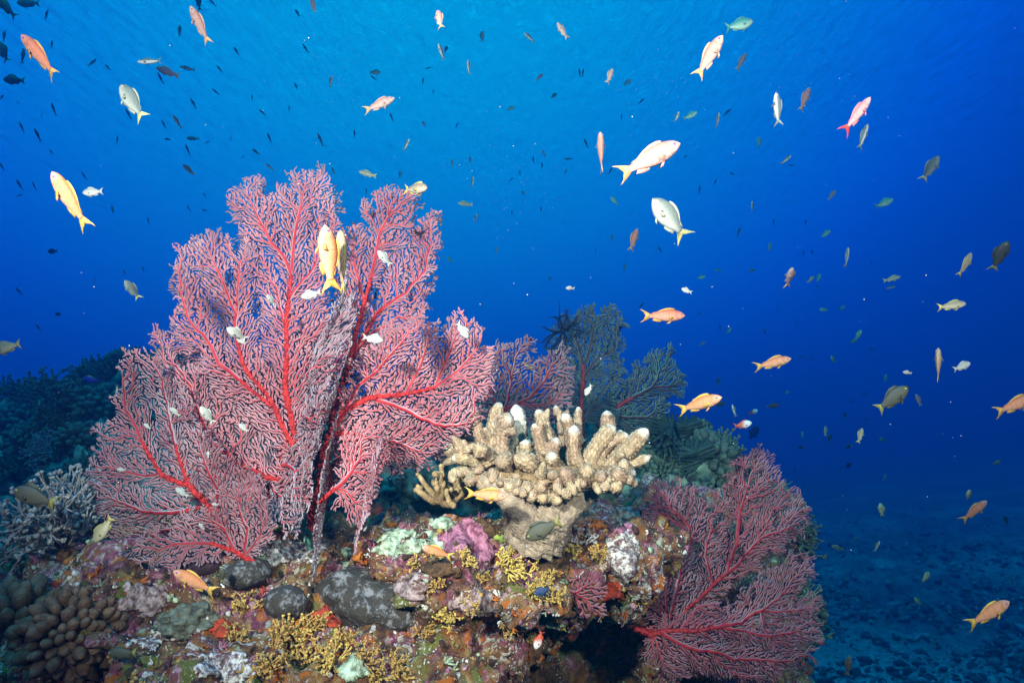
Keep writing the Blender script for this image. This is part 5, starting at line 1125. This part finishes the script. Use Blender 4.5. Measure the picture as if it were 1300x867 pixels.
BIG = [
 ('Ar', 52, 72, 66, 130, 10, 25, 'large pale orange anthias near the top left corner, tail curled right'),
 ('A', 90, 256, 84, 119, 8, 20, 'large white headed orange anthias swimming up at the left, yellow tail below'),
 ('P', 254, 33, 46, 112, 20, 20, 'pink anthias swimming up at the top edge left of centre'),
 ('P', 252, 3, 26, 100, 0, 0, 'purple tailed anthias half cut off by the top edge'),
 ('A', 8, 10, 40, 135, 0, 0, 'brownish orange anthias cut by the top left corner'),
 ('P', 214, 92, 34, 160, 0, 10, 'small pale anthias heading left beneath the white bellied fish at upper left'),
 ('C', 168, 130, 54, 124, 0, 10, 'silver grey chromis with black fin spot at upper left'),
 ('C', 4, 66, 30, 115, 0, 0, 'grey chromis partly cut by the left edge near the top'),
 ('S', 190, 78, 32, 183, 0, 0, 'slim dark backed white bellied fish heading left at upper left'),
 ('G', 36, 4, 30, 180, 0, 0, 'green chromis touching the top edge at far left'),
 ('O', 18, 102, 28, 178, 0, 0, 'brown dusky fish heading left near the left edge at the top'),
 ('W', 118, 244, 27, 185, 0, 0, 'pale silvery damselfish right of the large white headed anthias at left'),
 ('Y', 240, 216, 17, 135, 30, 0, 'small brownish oval fish above the left shoulder of the tallest fan'),
 ('Y', 245, 176, 17, 178, 0, 0, 'small brownish silver fish heading left at upper left'),
 ('P', 481, 133, 44, 22, 0, 0, 'pale anthias heading right alone above the tallest fan'),
 ('Y', 467, 221, 24, 165, 0, 0, 'slim silvery yellow tailed fish heading left above the tallest fan'),
 ('Y', 527, 240, 36, -10, 45, 0, 'yellow tailed anthias hovering at the top right twigs of the tallest fan', .09),
 ('Y', 591, 259, 20, 175, 0, 0, 'small silvery fish heading left in open water right of the tallest fan'),
 ('P', 763, 194, 54, 92, 0, 88, 'pinkish white fish seen from above swimming straight up, left of the largest anthias'),
 ('P', 823, 203, 92, 27, 0, 8, 'largest pale anthias heading right at upper centre, yellow forked tail', .105),
 ('C', 850, 278, 68, 130, 0, 15, 'large silver chromis with black spot below the largest pale anthias', .095),
 ('G', 938, 32, 38, 14, 0, 0, 'green backed chromis heading right near the top edge'),
 ('Pl', 900, 73, 58, 58, 15, 0, 'pink anthias swimming up and right near the top, yellow edged tail'),
 ('P', 941, 79, 26, 60, 0, 0, 'small pale anthias right of the pink one near the top'),
 ('S', 987, 139, 44, 94, 0, 40, 'slim white and dark fish swimming straight up at upper right'),
 ('Pl', 1021, 127, 35, 65, 0, 20, 'slim pale anthias swimming up at upper right'),
 ('M', 1087, 147, 60, 52, 0, 10, 'magenta anthias with a red forked tail at upper right'),
 ('Sl', 1095, 174, 36, 68, 0, 20, 'slim whitish fish just beneath the magenta anthias'),
 ('C', 1181, 214, 30, 68, 30, 0, 'grey chromis turned toward the viewer at upper right'),
 ('G', 1122, 258, 22, 22, 20, 0, 'green chromis heading right below the chromis at upper right'),
 ('A', 417, 330, 90, 96, 0, -20, 'large orange anthias swimming straight up in front of the tallest fan', .105),
 ('Y', 434, 333, 84, 92, 0, 60, 'whitish anthias swimming up close behind the large orange one on the fan', .105),
 ('Al', 804, 305, 32, 70, 0, 20, 'pale anthias curling upward below the silver chromis at centre'),
 ('A', 841, 401, 58, 0, 0, 0, 'bright orange anthias heading right above the dark teal fan'),
 ('A', 980, 461, 46, 15, 15, 0, 'pale orange anthias heading right in the blue right of centre'),
 ('A', 887, 513, 54, 22, 30, 0, 'deep bodied orange anthias above the right shoulder of the reef'),
 ('P', 1002, 353, 24, 100, 50, 0, 'small pale anthias facing the viewer right of centre'),
 ('S', 1075, 327, 27, 82, 0, 30, 'silvery slim fish swimming up, right of centre'),
 ('Yr', 1226, 336, 34, 65, 0, 20, 'slim pale anthias swimming up near the right side'),
 ('O', 1269, 325, 36, 80, 30, 0, 'dark grey damselfish swimming up near the right edge'),
 ('Y', 1208, 388, 38, 8, 0, 0, 'yellowish grey fish heading right near the right side'),
 ('Y', 1191, 463, 44, 90, 0, 50, 'slim yellowish fish swimming straight up at right'),
 ('W', 1221, 465, 24, 22, 0, 0, 'bluish white fish heading right near the right side'),
 ('O', 1133, 506, 48, 40, 10, 0, 'largest olive chromis with black spot at the right of the open water'),
 ('A', 1288, 514, 58, 22, 0, 0, 'orange anthias cut off by the right edge'),
 ('Y', 1132, 354, 20, 15, 20, 0, 'small pinkish grey anthias heading right with another beneath it'),
 ('A', 1236, 649, 40, 48, 15, 0, 'orange anthias with pale belly and dark tail at lower right'),
 ('V', 1230, 628, 16, 110, 30, 0, 'small yellowish damselfish just behind the orange anthias at lower right'),
 ('A', 1254, 779, 64, 30, 0, 0, 'orange anthias with pink tail low over the rubble at right'),
 ('A', 1077, 845, 28, 82, 0, 0, 'slim orange fish swimming up from the rubble near the bottom edge'),
 ('A', 248, 739, 64, 153, 0, 0, 'vivid orange anthias heading left above the lower left rock'),
 ('A', 556, 701, 44, 157, 15, 0, 'orange anthias heading left over the mint green crust'),
 ('A', 616, 628, 56, -3, 10, 0, 'orange anthias with yellow tail in front of the base of the big finger coral', .083),
 ('O', 690, 672, 52, 207, 0, 0, 'olive damselfish nosing down under the big finger coral', .076),
 ('O', 44, 631, 58, 160, 0, 0, 'olive damselfish with yellow tail at the left edge before the pale bush'),
 ('O', 155, 829, 38, 180, 0, 0, 'dark olive damselfish heading left at the bottom left'),
 ('V', 131, 672, 40, 235, 0, 0, 'pale yellow damselfish nosing down beside the low sea fan', .06),
 ('V', 159, 673, 34, 180, 0, 0, 'yellow white damselfish heading left touching the nose down one', .06),
 ('V', 8, 441, 38, 195, 0, 0, 'yellowish damselfish cut by the left edge above the reef', .07),
 ('B', 115, 482, 21, 175, 0, 0, 'bright blue damselfish with yellow back over the left slope'),
 ('C', 168, 368, 26, 115, 30, 0, 'silvery damselfish hovering in the blue left of the tallest fan', .06),
 ('K', 67, 319, 13, 185, 0, 0, 'black damselfish silhouette in the blue at the left'), ('K', 74, 399, 9, 180, 0, 0, 'tiny black damselfish silhouette lower down at the left'),
 ('X', 672, 465, 22, 148, 0, 0, 'black and yellow wrasse in front of the dusky pink fan'),
 ('R', 943, 539, 24, 12, 0, 0, 'red tailed blue white fish over the right shoulder of the reef', .06), ('T', 957, 549, 20, 60, 10, 0, 'black triggerfish silhouette below the red tailed blue white fish'),
 ('R', 956, 523, 12, 30, 30, 0, None), ('N', 951, 680, 19, 175, 0, 0, 'round blue damselfish in front of the crimson fan'), ('N', 944, 785, 20, 80, 30, 0, 'dark damselfish with a pale face low in the crimson fan'),
 ('N', 688, 750, 22, 200, 0, 0, 'blue black damselfish over the reef face below the olive one'), ('R', 684, 812, 26, 250, 0, 0, 'dim reddish fish in the shade at the bottom centre'),
 ('W', 395, 374, 28, 195, 0, 0, 'pale damselfish heading left in front of the tallest fan, below the two big anthias'), ('W', 301, 424, 24, 140, 40, 0, 'grey damselfish facing the viewer at the left part of the tallest fan'), ('W', 306, 433, 14, 150, 0, 0, 'small white damselfish tucked under the grey one on the fan'),
 ('S', 276, 351, 21, 80, 0, 30, 'thin white fish swimming up at the upper left lobe of the tallest fan', .045), ('W', 344, 381, 15, 120, 30, 0, 'tiny white damselfish left of the main red stem'), ('W', 488, 328, 24, 130, 20, 0, 'grey white damselfish on the upper right lobe of the tallest fan'),
 ('W', 473, 430, 28, -10, 0, 0, 'pale damselfish heading right at the centre right of the tallest fan'), ('W', 587, 419, 26, -55, 0, 0, 'pale damselfish nosing down at the right tip of the tallest fan'), ('S', 528, 541, 24, 265, 0, 40, 'thin pale fish pointing down at the lower right lobe of the tallest fan', .045),
 ('S', 515, 554, 14, 220, 0, 0, 'small bluish fish beside the thin pale one at the lower right lobe', .03), ('S', 239, 486, 24, 100, 0, 60, 'slim white fish pointing up at the left of the tallest fan', .045), ('W', 222, 523, 18, 140, 0, 20, 'small white damselfish slanting up at the left of the low fan'),
 ('W', 263, 527, 27, 120, 20, 0, 'pale damselfish turned to the viewer above the low sea fan'), ('W', 309, 543, 16, 140, 0, 0, 'small pale damselfish left of the lower red stem'), ('W', 187, 541, 11, 140, 0, 0, None), ('S', 148, 496, 17, 265, 0, 0, 'pale narrow fish pointing down at the edge of the low fan', .04),
 ('W', 231, 625, 20, 145, 0, 0, 'pale damselfish in the middle of the low sea fan'), ('Y', 243, 585, 13, 150, 30, 0, 'tiny yellowish fish over the low sea fan', .035), ('W', 154, 596, 12, 175, 0, 0, None), ('W', 264, 577, 9, 90, 0, 0, None), ('W', 273, 640, 9, 170, 0, 0, None), ('W', 256, 668, 11, 130, 0, 0, None),
 ('G', 391, 690, 22, 110, 0, 0, 'pale cyan fish upright beside the hanging blades of the tallest fan', .04), ('O', 282, 730, 20, 95, 0, 0, 'grey fish upright right of the vivid orange anthias', .04),
 ('W', 747, 495, 17, 240, 0, 0, 'white damselfish in front of the dark teal fan', .05), ('A', 764, 474, 13, 100, 40, 0, 'tiny orange and white fish over the dark teal fan'), ('Y', 753, 408, 9, 0, 30, 0, None),
]
for b in BIG:
    fish(*b[:7], b[7] if len(b) > 7 else None, b[8] if len(b) > 8 else None)
SMALL = """D 59 19 15 80;D 5 46 17 95;D 29 72 24 95;D 66 57 14 100;D 117 80 15 60;D 137 86 13 130;S 238 87 18 175;D 204 100 13 110;D 163 145 13 110;S 228 40 19 100;D 270 4 14 135;D 300 65 14 125;D 279 88 14 130;D 274 117 12 140;D 246 132 16 120;S 225 155 18 115;D 208 158 12 115;D 333 143 12 140;D 320 124 9 100;D 342 175 14 115;D 376 110 13 120;D 388 62 15 125;D 378 17 16 125;P 398 8 22 110;S 420 104 16 80;D 407 178 18 110;S 423 217 11 120;D 263 181 8 40;D 238 190 15 110;D 213 177 12 170;D 149 178 12 95;D 48 172 18 110;D 28 162 14 110;D 68 139 18 105;D 53 147 6 60;D 23 131 7 130;D 2 124 10 40;D 2 211 12 120;D 65 193 10 130;D 25 235 15 115;D 44 237 13 110;D 107 224 11 115;D 25 248 9 10;S 143 266 13 120;D 188 280 10 110;D 240 265 9 115;D 260 248 9 130;D 260 267 9 170;S 325 193 12 145;S 342 212 14 145;D 308 200 6 40;D 293 176 7 100;D 367 138 8 90
P 558 25 31 102;S 560 66 20 110;G 566 63 9 60;G 612 47 14 85;P 714 40 26 122;S 672 48 18 140;S 595 86 20 95;D 543 87 9 30;D 537 103 10 85;D 550 117 7 100;G 476 92 14 10;D 474 99 11 140;P 685 98 13 40;G 703 122 11 45;D 736 93 12 100;D 740 93 12 80;P 774 97 24 68;G 796 105 12 35;D 814 129 11 40;D 789 149 8 90;G 648 138 12 20;S 859 149 19 65;D 497 149 12 110;S 538 158 11 120;D 580 159 8 60;S 516 184 18 65;D 450 170 11 95;Y 597 203 9 100;S 574 207 10 85;S 690 195 10 120;D 677 203 10 90;D 688 210 10 95;D 722 202 13 178;D 744 182 13 120;D 718 218 9 60;D 660 220 8 90;D 649 228 7 40;D 775 217 11 60;S 600 231 13 80;G 508 222 10 80;G 664 245 8 130;D 687 266 8 90;D 650 270 8 85;G 780 255 14 130;S 604 277 12 80;D 465 243 8 95
G 876 147 18 22;S 911 153 19 85;D 923 143 13 40;G 963 181 16 75;S 998 203 18 40;D 870 199 8 45;D 930 221 9 170;D 908 231 9 70;D 888 241 11 85;S 955 262 13 95;Y 1056 248 14 55;D 1023 282 8 85;D 982 282 8 90;D 1004 210 8 0
D 24 370 13 125;D 49 416 13 135;D 182 342 9 110;D 158 346 8 120;D 120 355 6 60
G 571 330 11 130;D 697 354 6 90;G 793 339 9 80;W 724 366 12 178;D 814 388 11 40;S 630 318 10 80;G 777 302 9 70;D 838 317 9 130;S 699 353 7 110;D 756 318 6 90
G 1048 297 15 35;G 977 314 13 75;D 938 294 14 70;G 890 352 12 15;G 912 343 9 170;G 955 343 10 175;W 872 369 15 160;D 887 399 8 30;D 914 415 9 100;Y 892 436 9 30;G 925 420 10 50;D 971 421 8 100;G 1046 393 12 175;G 1069 391 10 40;D 988 393 6 130;G 1089 426 16 65;G 1083 433 11 20;D 1106 443 8 170;G 1058 456 12 130;O 912 484 10 95;O 914 513 13 15;S 932 521 17 110;O 981 515 15 10;D 998 498 8 170;Y 1048 547 13 92;O 1053 556 12 70;Y 1092 553 21 62;G 1121 558 11 150;G 1124 480 11 75;D 1098 500 8 170;D 1080 509 7 160;O 1073 527 9 80;D 1100 532 9 165;O 1017 568 9 170;G 1019 552 9 95;O 1077 567 10 30;D 1018 453 8 170;W 1152 473 12 170;A 1166 508 16 100;D 1038 364 8 170;G 1039 353 12 70;Y 1029 355 14 40;S 1131 365 14 15;G 999 498 8 20;D 1012 411 6 100;D 1029 455 8 20;D 1106 333 7 80;D 1020 322 8 90;D 1031 320 8 120;D 900 536 6 80
V 1119 647 18 100;Y 1123 606 10 60;K 1077 591 9 60;V 1063 695 14 165;S 1113 693 16 75;V 1085 684 8 50;O 1070 706 8 50;V 1265 587 14 10;O 1277 660 13 120;V 1175 732 18 30;V 1165 763 13 130;S 1286 738 10 85;D 1090 756 6 90;D 1080 620 6 60;D 1066 595 6 60;O 1077 663 6 30;D 1009 596 7 80;D 984 585 7 80"""
for rec in SMALL.replace('\n', ';').split(';'):
    k, px, py, ln, th = rec.split()
    px, py, ln, th = float(px), float(py), float(ln), float(th)
    kk = k + (random.choice(['', 'l', 'r']) if k in 'PSDY' else '')
    fish(kk, px, py, ln, th, random.uniform(-25, 25), random.uniform(-10, 30), None, {'P': .06, 'S': .055, 'Y': .06, 'G': .06, 'W': .06, 'V': .06, 'K': .07, 'A': .07}.get(k, .075))
